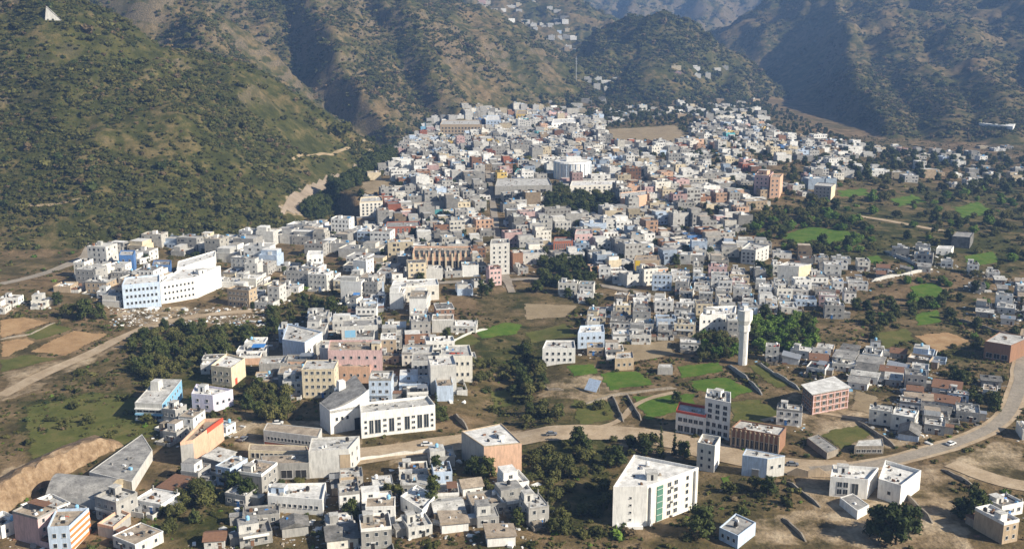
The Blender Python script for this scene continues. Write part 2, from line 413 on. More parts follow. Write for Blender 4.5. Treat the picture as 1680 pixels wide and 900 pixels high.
# ------------------------------------------------------------------ fields, lawns, roads
RIVER = [(456,352),(464,325),(508,300),(556,284),(600,252),(636,236),(645,240),(610,262),(560,300),(512,332),(494,354)]
def drape(name, poly_px, mat, lift=.12, step=1.0, kind='structure', world=None):
    if world is None:
        xs, ys_, _ = ground([p[0] for p in poly_px], [p[1] for p in poly_px]); world = list(zip(xs, ys_))
    xs = [p[0] for p in world]; ys_ = [p[1] for p in world]
    ax = np.arange(min(xs), max(xs)+step, step); ay = np.arange(min(ys_), max(ys_)+step, step)
    Y, X = np.meshgrid(ay, ax, indexing='ij')
    jq = 1.6+2.2*(step > 2); jx_ = X+jq*fbm(X/5, Y/5, 3); jy_ = Y+jq*fbm(X/5+9, Y/5+4, 3)
    ok = inpoly(jx_, jy_, world); q = ok[:-1, :-1] & ok[1:, :-1] & ok[:-1, 1:] & ok[1:, 1:]
    if not q.any(): return None
    idx = np.arange(X.size).reshape(X.shape)
    f = np.stack([idx[:-1, :-1], idx[:-1, 1:], idx[1:, 1:], idx[1:, :-1]], -1)[q]
    used, inv = np.unique(f, return_inverse=True)
    co = np.stack([X, Y, land(X, Y)+lift], -1).reshape(-1, 3)[used]
    me = bpy.data.meshes.new(name); me.from_pydata(co.tolist(), [], inv.reshape(-1, 4).tolist()); me.materials.append(MATS[mat])
    return tag(link(bpy.data.objects.new(name, me)), kind=kind)
KEEPOUT = []           # world polygons where no house or tree is scattered
def world_poly(poly): 
    xs, ys_, _ = ground([p[0] for p in poly], [p[1] for p in poly]); return list(zip(xs.tolist(), ys_.tolist()))
FIELDS = [('meadow', 'lawn', [(1370,312),(1420,308),(1430,320),(1380,326)]), ('meadow', 'lawn', [(1460,325),(1500,318),(1520,332),(1475,340)]), ('meadow', 'lawn', [(1560,340),(1610,330),(1630,350),(1580,360)]), ('meadow', 'lawn', [(1500,515),(1540,508),(1545,530),(1505,535)]), ('meadow', 'lawn', [(1580,420),(1630,412),(1640,430),(1590,438)]), ('lawn', 'lawn', [(930,600),(975,596),(985,612),(940,618)]), ('meadow', 'lawn', [(1268,388),(1330,371),(1396,380),(1405,400),(1330,402)]), ('meadow', 'lawn', [(1492,470),(1530,462),(1555,480),(1540,500),(1500,495)]), ('meadow', 'lawn', [(1405,425),(1440,418),(1450,428),(1415,434)]), ('ploughed_field', 'plough', [(0,525),(40,520),(82,528),(30,547),(0,556)]), ('grass_field', 'grass olive', [(35,545),(90,530),(120,540),(60,558)]),
 ('ploughed_field', 'plough', [(0,560),(50,553),(58,562),(10,585),(0,586)]), ('ploughed_field', 'plough', [(45,577),(120,542),(178,548),(110,583)]),
 ('grass_field', 'grass olive', [(0,590),(45,582),(100,588),(40,602),(0,612)]),
 ('lawn', 'lawn', [(985,612),(1045,607),(1076,630),(1000,640)]), ('lawn', 'lawn', [(1035,650),(1140,645),(1142,668),(1062,690)]), ('lawn', 'lawn', [(1110,600),(1180,594),(1192,610),(1115,620)]),
 ('lawn', 'lawn', [(1130,624),(1195,618),(1235,640),(1205,655),(1140,640)]), ('lawn', 'lawn', [(778,545),(830,528),(855,532),(850,548),(790,556)]), ('grass_field', 'grass olive', [(860,545),(930,530),(945,552),(870,562)]),
 ('grass_field', 'grass olive', [(1195,660),(1240,655),(1300,680),(1240,695),(1200,690)]), ('grass_field', 'grass olive', [(1225,600),(1245,596),(1300,630),(1275,638)]),
 ('grass_field', 'grass olive', [(1345,712),(1405,695),(1432,712),(1380,738)]), ('bare_field', 'bare field', [(1020,565),(1100,558),(1108,582),(1030,598)]), ('bare_field', 'bare field', [(995,212),(1110,206),(1128,222),(1120,236),(1000,235)]),
 ('lawn', 'lawn', [(1178,782),(1197,780),(1200,802),(1182,806)]), ('bare_field', 'bare field', [(860,498),(950,500),(930,520),(862,524)]), ('grass_field', 'grass olive', [(720,560),(770,545),(790,560),(750,578)]),
 ('bare_field', 'bare field', [(590,300),(640,292),(650,310),(600,322)]), ('bare_field', 'bare field', [(1400,640),(1445,650),(1430,680),(1395,672)]), ('grass_field', 'grass olive', [(1440,545),(1490,538),(1500,560),(1445,575)]),
 ('bare_field', 'plough', [(1500,550),(1560,545),(1590,560),(1540,580)])]
for n, m_, p in FIELDS:
    wp = world_poly(p) ; drape(n, None, m_, .14, .8 if wp[0][1] < 800 else 2.2, world=wp); KEEPOUT.append(wp)
for p in ([(40,668),(150,642),(230,652),(285,690),(230,728),(120,735),(50,752)], [(935,655),(1000,658),(1012,688),(950,698)], [(800,640),(842,634),(850,662),(810,670)], [(1420,590),(1470,600),(1440,625)]): drape('grass_slope', p, 'grass olive', .1, .8)
def ribbon(name, pts_px, width, mat, lift=.2, step=3.0, keep=True, world=None):
    if world is None:
        x, y_, _ = ground([p[0] for p in pts_px], [p[1] for p in pts_px]); P = np.stack([x, y_], -1)
    else: P = np.array(world, float)
    # smooth the line (Chaikin), then resample
    for _ in range(3):
        q = np.empty((2*len(P)-2, 2)); q[0::2] = P[:-1]*.75+P[1:]*.25; q[1::2] = P[:-1]*.25+P[1:]*.75
        P = np.vstack([P[:1], q, P[-1:]])
    d = np.r_[0, np.cumsum(np.hypot(*np.diff(P, axis=0).T))]; s = np.arange(0, d[-1], step)
    P = np.stack([np.interp(s, d, P[:, 0]), np.interp(s, d, P[:, 1])], -1)
    T = np.gradient(P, axis=0); T /= np.linalg.norm(T, axis=1)[:, None]; Nn = np.stack([-T[:, 1], T[:, 0]], -1)
    k = 7; off = np.linspace(-.5, .5, k); wv = width*(1+.16*fbm(s/13, s*0+width, 2))
    X = P[:, 0, None]+Nn[:, 0, None]*off*wv[:, None]; Y = P[:, 1, None]+Nn[:, 1, None]*off*wv[:, None]
    co = np.stack([X, Y, land(X, Y)+lift], -1).reshape(-1, 3); idx = np.arange(X.size).reshape(X.shape)
    f = np.stack([idx[:-1, :-1], idx[1:, :-1], idx[1:, 1:], idx[:-1, 1:]], -1).reshape(-1, 4)
    me = bpy.data.meshes.new(name); me.from_pydata(co.tolist(), [], f[:, ::-1].tolist()); me.materials.append(MATS[mat])
    if keep: KEEPOUT.append(np.vstack([P+Nn*width*.55, (P-Nn*width*.55)[::-1]])[::1].tolist())
    return tag(link(bpy.data.objects.new(name, me)), kind='structure'), P
ribbon('road', [(560,752),(640,742),(760,724),(880,712),(1040,708),(1130,728),(1240,758),(1330,770),(1430,765),(1520,742),(1600,716),(1650,688),(1672,640),(1676,590),(1690,540)], 8.5, 'road dust')
ribbon('road', [(560,752),(640,742),(760,724),(880,712),(1040,708),(1130,728),(1240,758),(1330,770),(1400,768)], 14.5, 'road dust', .23)
ribbon('road', [(1330,770),(1430,765),(1520,742),(1600,716),(1650,688),(1672,640),(1676,590),(1690,540)], 5.2, 'road grey', .26, keep=False)
ribbon('track', [(0,650),(70,612),(150,580),(200,552),(300,520),(420,510)], 7, 'road dust')
ribbon('road', [(0,466),(70,450),(130,428),(152,398)], 7, 'road grey')
ribbon('track', [(1405,354),(1470,364),(1540,378),(1580,384)], 7, 'road dust')
ribbon('path', [(985,700),(1020,690),(1040,660),(1120,640)], 3, 'road dust', .18)
ribbon('path', [(1250,690),(1330,672),(1420,690)], 3, 'road dust', .18)
ribbon('track', [(1560,760),(1640,790),(1700,800)], 10, 'road dust', .22)
ribbon('path', [(20,352),(100,350),(170,342)], 2.6, 'bare field', .4); ribbon('path', [(480,262),(545,252),(600,230)], 2.4, 'bare field', .4)
ribbon('path', [(960,660),(1000,645),(1080,640),(1110,632)], 2.5, 'bare field', .2)
ribbon('street', [(840,480),(820,430),(815,380),(808,330),(800,280)], 5, 'road grey', .3)
ribbon('street', [(650,470),(760,462),(880,455),(1010,470),(1120,500)], 5, 'road grey', .3)
drape('river_bed', RIVER, 'river bed', .4, 3)

# ------------------------------------------------------------------ building kit
_wc = {}
def win_mesh(w, h, pane='glass', frame='frame', arch=False):
    k = (round(w, 1), round(h, 1), pane, frame)
    if k not in _wc:
        w, h = k[0], k[1]; b = MB(); t = .09
        b.box(-w/2, -.07, -h/2, -w/2+t, .02, h/2, frame); b.box(w/2-t, -.07, -h/2, w/2, .02, h/2, frame)
        b.box(-w/2+t, -.07, h/2-t, w/2-t, .02, h/2, frame); b.box(-w/2-.1, -.16, -h/2-.1, w/2+.1, .02, -h/2, frame)
        b.add([(-w/2+t, -.015, -h/2), (w/2-t, -.015, -h/2), (w/2-t, -.015, h/2-t), (-w/2+t, -.015, h/2-t)], [(0, 1, 2, 3)], pane)
        if w > 1.3: b.box(-.04, -.05, -h/2, .04, .0, h/2-t, frame)
        _wc[k] = b.mesh('window')
    return _wc[k]
def pane_mesh(w, h, pane):
    k = ('p', round(w, 1), round(h, 1), pane)
    if k not in _wc:
        w, h = k[1], k[2]; b = MB(); b.add([(-w/2+.1, -.03, -h/2), (w/2-.1, -.03, -h/2), (w/2-.1, -.03, h/2-.1), (-w/2+.1, -.03, h/2-.1)], [(0, 1, 2, 3)], pane); _wc[k] = b.mesh('pane')
    return _wc[k]
def put(name, me, parent, loc, rz=0):
    o = bpy.data.objects.new(name, me); o.location = loc; o.rotation_euler = (0, 0, rz); return link(o, parent)
def ring(b, pts, z0, z1, t, mat):         # wall ring on a convex outline given counter-clockwise
    n = len(pts); c = Vector((sum(p[0] for p in pts)/n, sum(p[1] for p in pts)/n)); ins = []
    for i in range(n):
        p0, p1, p2 = Vector(pts[i-1]), Vector(pts[i]), Vector(pts[(i+1) % n])
        n1 = (p1-p0).normalized(); n2 = (p2-p1).normalized(); a = Vector((-n1.y, n1.x)); d = Vector((-n2.y, n2.x))
        m = (a+d); m = m/max(m.dot(a), .3); ins.append(tuple(p1+m*t))
    vs = [(x, y, z) for z in (z0, z1) for x, y in pts]+[(x, y, z) for z in (z0, z1) for x, y in ins]
    for i in range(n):
        j = (i+1) % n
        b.add([vs[i], vs[j], vs[n+j], vs[n+i], vs[2*n+i], vs[2*n+j], vs[3*n+j], vs[3*n+i]], [(0,1,2,3), (5,4,7,6), (3,2,6,7)], mat)
    return ins
def clutter(parent, pts, z, n, rs, name='roof_clutter'):
    b = MB(); xs = [p[0] for p in pts]; ys_ = [p[1] for p in pts]; cx = sum(xs)/len(xs); cy = sum(ys_)/len(ys_)
    for _ in range(n):
        q = rs.choice(pts); r_ = rs.choice(pts); a, c = rs.random()*.62, rs.random()*.4
        x = cx+(q[0]-cx)*a+(r_[0]-cx)*c*.6; y = cy+(q[1]-cy)*a+(r_[1]-cy)*c*.6
        w, d, h = rs.uniform(.3, 1.5), rs.uniform(.3, 1.3), rs.uniform(.15, .9)
        m = rs.choice(['roof dark', 'roof dark', 'roof dark', 'roof grey', 'roof grey', 'white', 'rust', 'wood', 'wood', 'metal', 'roof tan', 'dark', 'dark', 'dark', 'tank white', 'roof pale', rs.choice(['tarp blue', 'red paint', 'sky paint', 'dark'])])
        b.box(x-w/2, y-d/2, z, x+w/2, y+d/2, z+h, m, tx=min(w, d)*rs.uniform(0, .25))
    o = b.build(name, parent); o['kind'] = 'stuff'; return o
_tk = {}
def tank(parent, x, y, z, col):
    if col not in _tk:
        b = MB(); b.box(-.6, -.6, 0, .6, .6, .33, 'raw concrete'); _tk['stand'] = b.mesh('stand'); b = MB(); b.cyl(0, 0, .35, 1.45, .62, col, 12); b.cyl(0, 0, 1.45, 1.7, .62, col, 12, .22); b.cyl(0, 0, 1.7, 1.78, .22, col, 8)
        _tk[col] = b.mesh('water_tank')
    o = put('water_tank', _tk[col], parent, (x, y, z)); put('stand', _tk['stand'], o, (0, 0, 0)); return o
def stair_hut(parent, x, y, z, w, d, h, wall):
    b = MB(); b.box(x-w/2, y-d/2, z, x+w/2, y+d/2, z+h, wall); b.box(x-w/2-.15, y-d/2-.15, z+h, x+w/2+.15, y+d/2+.15, z+h+.14, 'roof pale')
    o = b.build('stair_hut', parent); b = MB(); b.box(x-.4, y-d/2-.04, z+.02, x+.4, y-d/2-.005, z+min(1.9, h*.8), 'dark'); b.build('door', o); return o

LM = {}           # phrase -> world (x, y), for telling houses and trees apart
FOOT = []         # (x, y, radius) of everything built
def height_from(px_roof, base):
    G = g1(*base); lo, hi = 0.5, 80
    for _ in range(40):
        m_ = (lo+hi)/2
        if proj(G[0], G[1], G[2]+m_)[1] > px_roof: lo = m_
        else: hi = m_
    return G, lo
def on_plane(px, py, z):
    u = (px-840)/F; v = (450-py)/F; dy = cp+v*sp; dz = (-sp+v*cp)/dy; t = (z-CZ)/dz
    return (u/dy*t, t)
def quad_building(name, label, cat, roof, base_py, wall, rmat='roof pale', win=(), parapet=.7, fc=None, junk=0, tanks=(), hut=None, h=None, phrase=None, door=None, group=None, pmat=None, mind=None, strip=None):
    rs = random.Random(hash((roof[0], base_py)) & 0xffff)
    if h is None: G, h = height_from(roof[0][1], (roof[0][0], base_py))
    else: G = g1(roof[0][0], base_py)
    z = G[2]+h; P = [on_plane(*q, z) for q in roof]
    if mind:                      # keep a believable depth where the photo shows the roof edge-on
        for a, b_ in ((3, 0), (2, 1)):
            v = Vector(P[a])-Vector(P[b_])
            if v.length < mind: P[a] = tuple(Vector(P[b_])+v.normalized()*mind)
    cx = sum(p[0] for p in P)/4; cy = sum(p[1] for p in P)/4; gz = float(land(cx, cy))
    rz = math.atan2(P[1][1]-P[0][1], P[1][0]-P[0][0]); c, s_ = math.cos(-rz), math.sin(-rz)
    L = [((x-cx)*c-(y-cy)*s_, (x-cx)*s_+(y-cy)*c) for x, y in P]
    hh = z-gz
    root = empty(name, (cx, cy, gz), rz, label, cat, group)
    b = MB(); low = -6.0
    for i in range(4):
        x0, y0 = L[i]; x1, y1 = L[(i+1) % 4]
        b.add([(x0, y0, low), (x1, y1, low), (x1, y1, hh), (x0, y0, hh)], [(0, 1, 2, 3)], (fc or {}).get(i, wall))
    b.build('wall', root)
    b = MB(); b.add([(x, y, hh-.02) for x, y in L], [(0, 1, 2, 3)], rmat); b.build('roof', root)
    if parapet:
        b = MB(); ring(b, L, hh, hh+parapet, .28, pmat or wall); b.build('parapet', root)
    for spec in win:
        face, rows, cols, ww, wh = spec[:5]; z0 = spec[5] if len(spec) > 5 else .8; z1 = spec[6] if len(spec) > 6 else hh-.5
        a0 = spec[7] if len(spec) > 7 else .06; a1 = spec[8] if len(spec) > 8 else .94; pane = spec[9] if len(spec) > 9 else 'glass'; nm = spec[10] if len(spec) > 10 else 'window'
        p0, p1 = Vector(L[face]), Vector(L[(face+1) % 4]); e = p1-p0; ang = math.atan2(e.y, e.x); nrm = Vector((e.y, -e.x)).normalized()
        ww = min(ww, e.length*(a1-a0)/cols*.82); wh = min(wh, (z1-z0)/rows*.8)
        me = win_mesh(max(ww, .4), max(wh, .4), pane)
        for r_ in range(rows):
            for k in range(cols):
                p = p0+e*(a0+(a1-a0)*(k+.5)/cols)+nrm*.02
                o = put(nm, me, root, (p.x, p.y, z0+(z1-z0)*(r_+.5)/rows), ang)
                if cy < 520: put('pane', pane_mesh(max(ww, .4), max(wh, .4), pane), o, (0, 0, 0))
    if strip:
        p0, p1 = Vector(L[strip[0]]), Vector(L[(strip[0]+1) % 4]); e = p1-p0; a_ = math.atan2(e.y, e.x); q = p0+e*(strip[2]+strip[3])/2; w_ = e.length*(strip[3]-strip[2])
        b = MB(); b.box(-w_/2, -.12, hh-.3, w_/2, .4, hh+parapet+.15, strip[1]); put('roof_edge', b.mesh('roof_edge'), root, (q.x, q.y, 0), a_)
    if door is not None:
        face, fr, dw, dh, dm = door; p0, p1 = Vector(L[face]), Vector(L[(face+1) % 4]); e = p1-p0; p = p0+e*fr; nrm = Vector((e.y, -e.x)).normalized()
        b = MB(); b.box(-dw/2, -.09, -.6, dw/2, .0, dh, dm); b.box(-dw/2-.15, -.14, dh, dw/2+.15, 0, dh+.18, 'frame')
        put('door', b.mesh('door'), root, (p.x+nrm.x*.03, p.y+nrm.y*.03, 0), math.atan2(e.y, e.x))
    ctr = (sum(p[0] for p in L)/4, sum(p[1] for p in L)/4)
    def at(fx, fy):
        p = [Vector(q) for q in L]; a = p[0].lerp(p[1], fx); d = p[3].lerp(p[2], fx); return a.lerp(d, fy)
    if hut:
        q = at(hut[0], hut[1]); stair_hut(root, q.x, q.y, hh, *hut[2:5], hut[5] if len(hut) > 5 else wall)
    for fx, fy, col in tanks:
        q = at(fx, fy); tank(root, q.x, q.y, hh, col)
    if junk: clutter(root, L, hh, junk, rs)
    rad = max(math.hypot(*q) for q in L); FOOT.append((cx, cy, rad*.6)); KEEPOUT.append(P)
    if phrase: LM[phrase] = (cx, cy)
    return root, L, hh, at

# ------------------------------------------------------------------ landmark buildings
TB, TW = 'tank black', 'tank white'
# the white apartment block
r, L, hh, at = quad_building('apartment_block', 'tall white apartment block with stair glazing and a column of tiny windows', 'apartment block', [(1006,802),(1062,801),(1146,770),(1040,749)], 863, 'white', 'roof white',
   [(0, 4, 1, .8, .7, 1.2, None or 11, .42, .62), (1, 5, 2, 1.7, 1.5, .5, 12.6, .36, .62), (1, 5, 1, 1.3, 1.4, .5, 12.6, .70, .86)], .9, junk=10, phrase='tall white apartment block', fc={1: 'off-white'}, hut=(.62, .42, 3.4, 3, 2.4, 'pale grey'), tanks=((.3, .8, TW),))
e0, e1 = Vector(L[1]), Vector(L[2]); e = e1-e0; nr = Vector((e.y, -e.x)).normalized(); a = math.atan2(e.y, e.x)
b = MB(); b.box(-1.3, -.25, .2, 1.3, .05, hh-.6, 'green glass')
for k in range(6): b.box(-1.35, -.32, .2+k*(hh-.8)/5.5, 1.35, -.25, .35+k*(hh-.8)/5.5, 'frame')
q = e0+e*.24; put('stair_glazing', b.mesh('stair_glazing'), r, (q.x, q.y, 0), a)
b = MB(); b.box(-.5, -.9, 0, .5, 0, hh+.4, 'white'); q = e0+e*.06; put('fin_wall', b.mesh('fin_wall'), r, (q.x, q.y, 0), a)
b = MB(); b.box(-.35, -.8, 0, .35, 0, hh+.3, 'white'); q = e0+e*.93; put('fin_wall', b.mesh('fin_wall'), r, (q.x, q.y, 0), a)
for k in range(5):
    b = MB(); b.box(-3.6, -1.0, 0, 3.6, 0, .16, 'white'); b.box(-3.6, -1.0, .16, 3.6, -.9, .8, 'white'); q = e0+e*.62; put('balcony', b.mesh('balcony'), r, (q.x, q.y, .35+k*2.45), a) if k % 2 == 0 else None
b = MB(); b.box(-4, -2.2, -1, 4, 0, 1.0, 'white'); q = Vector(L[0]).lerp(Vector(L[1]), .5); put('entrance_step', b.mesh('entrance_step'), r, (q.x, q.y, 0), 0)

quad_building('school', 'long white school with tall dark window bays beside the dusty road', 'school', [(592,681),(714,667),(702,652),(590,666)], 719, 'white', 'roof pale',
   [(0, 1, 1, 1.7, 5.4, .9, 7.6, .10, .17), (0, 1, 1, 2.6, 5.8, .9, 7.6, .17, .27), (0, 1, 1, 2.3, 5.4, .9, 7.6, .36, .45), (0, 1, 1, 2.3, 5.4, .9, 7.6, .57, .66), (0, 1, 2, 2.0, 5.6, .9, 7.6, .74, .92), (0, 3, 1, 1.4, 1.0, .9, 7.6, .28, .35), (0, 3, 1, 1.4, 1.0, .9, 7.6, .47, .54), (0, 3, 1, 1.4, 1.0, .9, 7.6, .67, .73), (0, 3, 1, 1.1, 1.0, .9, 7.6, .03, .09), (0, 3, 1, 1.1, 1.0, .9, 7.6, .93, .98)],
   1.0, phrase='long white school', junk=12, mind=11)
r, L, hh, at = quad_building('hall', 'white hall with steep grey roof and a swooping white gable wall', 'hall', [(524,660),(541,674),(606,662),(583,632)], 698, 'white', 'roof grey', [(1, 1, 3, 1.1, 1.4, 4, 8, .1, .5)], .0, phrase='swoop-gabled white hall', door=(1, .76, 5.0, 5.0, 'dark'))
b = MB(); n_ = 12; p0, p1 = Vector(L[1]), Vector(L[2])                 # the gable sail along the right side
pts = [p0.lerp(p1, k/n_) for k in range(n_+1)]; zz = [hh+.4+5.6*(k/n_)**1.9 for k in range(n_+1)]
for k in range(n_):
    a_, c_ = pts[k], pts[k+1]
    for o_ in (0, -.5): b.add([(a_.x+o_, a_.y, hh-1), (c_.x+o_, c_.y, hh-1), (c_.x+o_, c_.y, zz[k+1]), (a_.x+o_, a_.y, zz[k])], [(0, 1, 2, 3)], 'white')
    b.add([(a_.x, a_.y, zz[k]), (c_.x, c_.y, zz[k+1]), (c_.x-.5, c_.y, zz[k+1]), (a_.x-.5, a_.y, zz[k])], [(0, 1, 2, 3)], 'white')
b.add([(pts[-1].x, pts[-1].y, hh-1), (pts[-1].x, pts[-1].y, zz[-1]), (pts[-1].x-.5, pts[-1].y, zz[-1]), (pts[-1].x-.5, pts[-1].y, hh-1)], [(0, 1, 2, 3)], 'white')
b.build('gable_wall', r)
b = MB(); q = [at(.02, .04), at(.97, .04), at(.97, .99), at(.02, .99)]
b.add([(q[0].x, q[0].y, hh+.1), (q[1].x, q[1].y, hh+.1), (q[2].x-.5, q[2].y, hh+5.0), (q[3].x, q[3].y, hh+5.0), (q[3].x, q[3].y, hh), (q[2].x-.5, q[2].y, hh)], [(0, 1, 2, 3), (2, 5, 4, 3), (0, 3, 4), (1, 5, 2)], 'roof grey'); b.build('pitched_roof', r)
b = MB(); b.box(-1.6, -1.6, hh, 1.6, 1.6, hh+6.2, 'white', .25); q = at(.16, .55); put('turret', b.mesh('turret'), r, (q.x, q.y, 0))

quad_building('shop_house', 'white three-storey house with red roof edge beside the road bend', 'house', [(1109,676),(1158,685),(1161,670),(1114,664)], 708, 'white', 'roof pale', [(0, 1, 5, 1.7, 1.6, 4.2, 6.6), (0, 1, 4, 2.6, 2.4, .1, 3.4), (3, 2, 2, 1.2, 1.2)], 1.0, pmat='red paint', phrase='red-edged white house', junk=4, mind=10)
quad_building('balcony_house', 'tall white house with brown lower floors behind the red-edged one', 'house', [(1157,655),(1199,664),(1199,646),(1160,640)], 712, 'white', 'roof pale', [(0, 3, 3, 1.7, 1.5, 6.8), (0, 2, 4, 1.6, 1.7, .3, 6.2, .04, .96, 'dark'), (3, 3, 2, 1.2, 1.3, 6)], .9, fc={1: 'tan'}, phrase='brown-footed white house', junk=9, tanks=((.2, .5, TW), (.7, .6, TB)), hut=(.5, .6, 3, 3, 2.6), mind=9)
r, L, hh, at = quad_building('arcade', 'low brown arcade with a row of pale pillars along the road', 'arcade', [(1200,702),(1279,716),(1290,702),(1214,690)], 732, 'brown brick', 'roof pale', [(0, 1, 10, 1.4, 3.2, .3, 4.2, .02, .98, 'dark', 'bay')], .5, phrase='low brown arcade', junk=16, mind=9)
for k in range(11):
    q = Vector(L[0]).lerp(Vector(L[1]), .01+.98*k/10); b = MB(); b.box(-.28, -.5, -2, .28, .05, hh+.1, 'tan'); put('pillar', b.mesh('pillar'), r, (q.x, q.y, 0))
r, L, hh, at = quad_building('brick_block', 'unplastered red brick block under a wide pale roof slab', 'building', [(1334,647),(1393,636),(1367,619),(1317,632)], 680, 'brown brick', 'roof white', [(0, 3, 5, 1.7, 1.5, .3, None or 8.2, .05, .95, 'dark'), (3, 3, 4, 1.5, 1.4, .3, 8.2, .05, .95, 'dark')], 0, phrase='red brick block', junk=0)
b = MB(); ex = [(x*1.09, y*1.09) for x, y in L]; b.prism(ex, hh, hh+.4, 'raw concrete', 'roof white'); b.build('roof_slab', r)
for k in range(4):
    b = MB(); p0, p1 = Vector(L[0]), Vector(L[1]); w_ = (p1-p0).length; b.box(-w_/2, -.22, 0, w_/2, 0, .35, 'pink'); q = p0.lerp(p1, .5); put('floor_band', b.mesh('floor_band'), r, (q.x, q.y, .2+k*(hh-.6)/3.2))
for k in range(6):
    b = MB(); b.box(-.2, -.2, -1, .2, .03, hh, 'pink'); q = Vector(L[0]).lerp(Vector(L[1]), .02+.96*k/5); put('column', b.mesh('column'), r, (q.x, q.y, 0))
quad_building('warehouse', 'grey box warehouse with shade-tinted pale blue side at the road edge', 'warehouse', [(1218,747),(1259,753),(1288,748),(1224,736)], 779, 'pale blue', 'roof pale', [(1, 1, 2, 1.2, 1.2, 3, 5)], .25, fc={1: 'pale grey'}, phrase='pale blue warehouse', junk=3, door=(0, .55, 2.4, 2.8, 'metal'))  # bluish shade of the left side put into its wall colour
quad_building('house', 'big white house with broad window bays, beside its chalky white neighbour below the road', 'house', [(1362,786),(1424,791),(1441,771),(1366,766)], 813, 'white', 'roof white', [(0, 2, 2, 2.0, 1.9, .8, 5.8, .18, .5), (0, 1, 1, 2.6, 4.6, .8, 5.8, .56, .78), (3, 2, 2, 1.1, 1.2)], 1.1, phrase='bay-windowed white house', junk=14, hut=(.25, .7, 3.4, 2.8, 2.3))
quad_building('house', 'chalky white windowless house with parapets, beside the one with window bays', 'house', [(1441,790),(1478,801),(1511,776),(1452,759)], 816, 'white', 'roof white', [(0, 1, 1, 1.2, 1.2)], 1.2, phrase='chalky white house', junk=12)
quad_building('hut', 'low grey hut with white end in front of two white houses', 'hut', [(1378,816),(1407,838),(1426,828),(1399,809)], 828, 'white', 'roof grey', [], .12, phrase='low grey hut', junk=1)
quad_building('house', 'small bluish house with grey flat roof, alone at the bottom edge', 'house', [(1180,866),(1211,880),(1240,858),(1207,843)], 884, 'pale blue', 'roof grey', [(0, 1, 3, 1.0, 1.2)], .4, phrase='small bluish house', junk=4, tanks=((.5, .4, TB),))
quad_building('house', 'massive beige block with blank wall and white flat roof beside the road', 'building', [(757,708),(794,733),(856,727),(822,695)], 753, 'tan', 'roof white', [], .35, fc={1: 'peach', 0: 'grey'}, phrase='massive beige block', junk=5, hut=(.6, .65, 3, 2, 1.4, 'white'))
quad_building('house', 'grey concrete block with tan corner strip across the road from the white school', 'building', [(506,742),(572,738),(590,717),(511,720)], 784, 'pale grey', 'roof pale', [(1, 2, 2, 1.2, 1.4)], .6, phrase='grey concrete block', junk=7, tanks=((.8, .7, TB),), door=(0, .9, 3.6, 8, 'tan'))
r, L, hh, at = quad_building('colonnade', 'cream colonnade of small arches on the dusty yard', 'colonnade', [(407,739),(506,742),(504,733),(409,730)], 752, 'cream', 'roof tan', [(0, 1, 12, 1.3, 1.9, .2, 2.9, .04, .96, 'dark', 'bay')], .3, phrase='cream colonnade', mind=6)
quad_building('garage', 'long dark-fronted garage under a flat tan roof', 'garage', [(432,762),(507,760),(505,749),(428,750)], 787, 'raw concrete', 'roof tan', [(0, 1, 3, 5.0, 3.0, .2, 4, .03, .97, 'dark', 'gate')], .3, phrase='long dark-fronted garage', junk=5, mind=8)
quad_building('classroom_row', 'low row of rooms with white windows over a dark red base', 'building', [(432,706),(522,717),(528,703),(438,694)], 730, 'pale grey', 'roof tan', [(0, 1, 14, 1.0, 1.3, 2.2, 4.2)], .25, fc={0: 'pale grey'}, phrase='red-based classroom row', door=(0, .5, 22, 1.6, 'brick red'))
quad_building('house', 'sprawling white house with pale terraces below the grey concrete block', 'house', [(439,815),(529,822),(535,794),(441,796)], 838, 'white', 'roof white', [(0, 1, 9, 1.1, 1.1)], .7, phrase='sprawling white house', junk=16, hut=(.2, .5, 4.5, 3, 2.2, 'pale blue'), tanks=((.7, .6, TB),))
quad_building('house', 'lone white house with broken roof among dark bushes', 'house', [(657,816),(693,839),(714,816),(684,797)], 836, 'white', 'roof white', [(0, 1, 2, 1.2, 1.2), (1, 1, 2, 1.2, 1.3)], .7, phrase='lone white house', junk=14)
r, L, hh, at = quad_building('flats', 'long flat-roofed block with blue and white floor bands by the grassy slope', 'building', [(221,661),(266,663),(298,623),(256,622)], 690, 'pale grey', 'roof pale', [(0, 2, 4, 2.6, 1.3, 1.2, 6.2, .04, .96), (1, 2, 7, 1.3, 1.3)], .3, fc={1: 'sky paint'}, phrase='blue-banded flat block', junk=6)
b = MB(); b.box(-1.8, -2.2, 0, 1.8, 2.2, 3.8, 'pale grey', .2); q = at(.35, .6); put('water_tank', b.mesh('roof_tank'), r, (q.x, q.y, hh))
for k in range(3):
    b = MB(); w_ = (Vector(L[1])-Vector(L[0])).length; b.box(-w_/2, -.7, 0, w_/2, 0, .55, 'white' if k != 1 else 'sky paint'); q = Vector(L[0]).lerp(Vector(L[1]), .5); put('floor_band', b.mesh('floor_band'), r, (q.x, q.y, .9+k*(hh-1)/3))
quad_building('house', 'lilac house with white roof beside the flat block with blue bands', 'house', [(314,648),(349,651),(382,641),(322,632)], 673, 'lilac', 'roof white', [(0, 2, 2, 1.2, 1.2), (1, 1, 3, 1.2, 1.2)], .8, phrase='lilac house', junk=10, tanks=((.2, .7, 'sky paint'),), hut=(.3, .6, 3.2, 3, 2.4, 'white'))
quad_building('house', 'tall cream house with yellow end wall behind the lilac house', 'house', [(346,602),(379,606),(402,590),(372,582)], 630, 'cream', 'roof white', [(0, 2, 3, 1.2, 1.3)], .9, phrase='tall cream house', junk=10, door=(1, .3, 2.0, 2.5, 'red paint'))
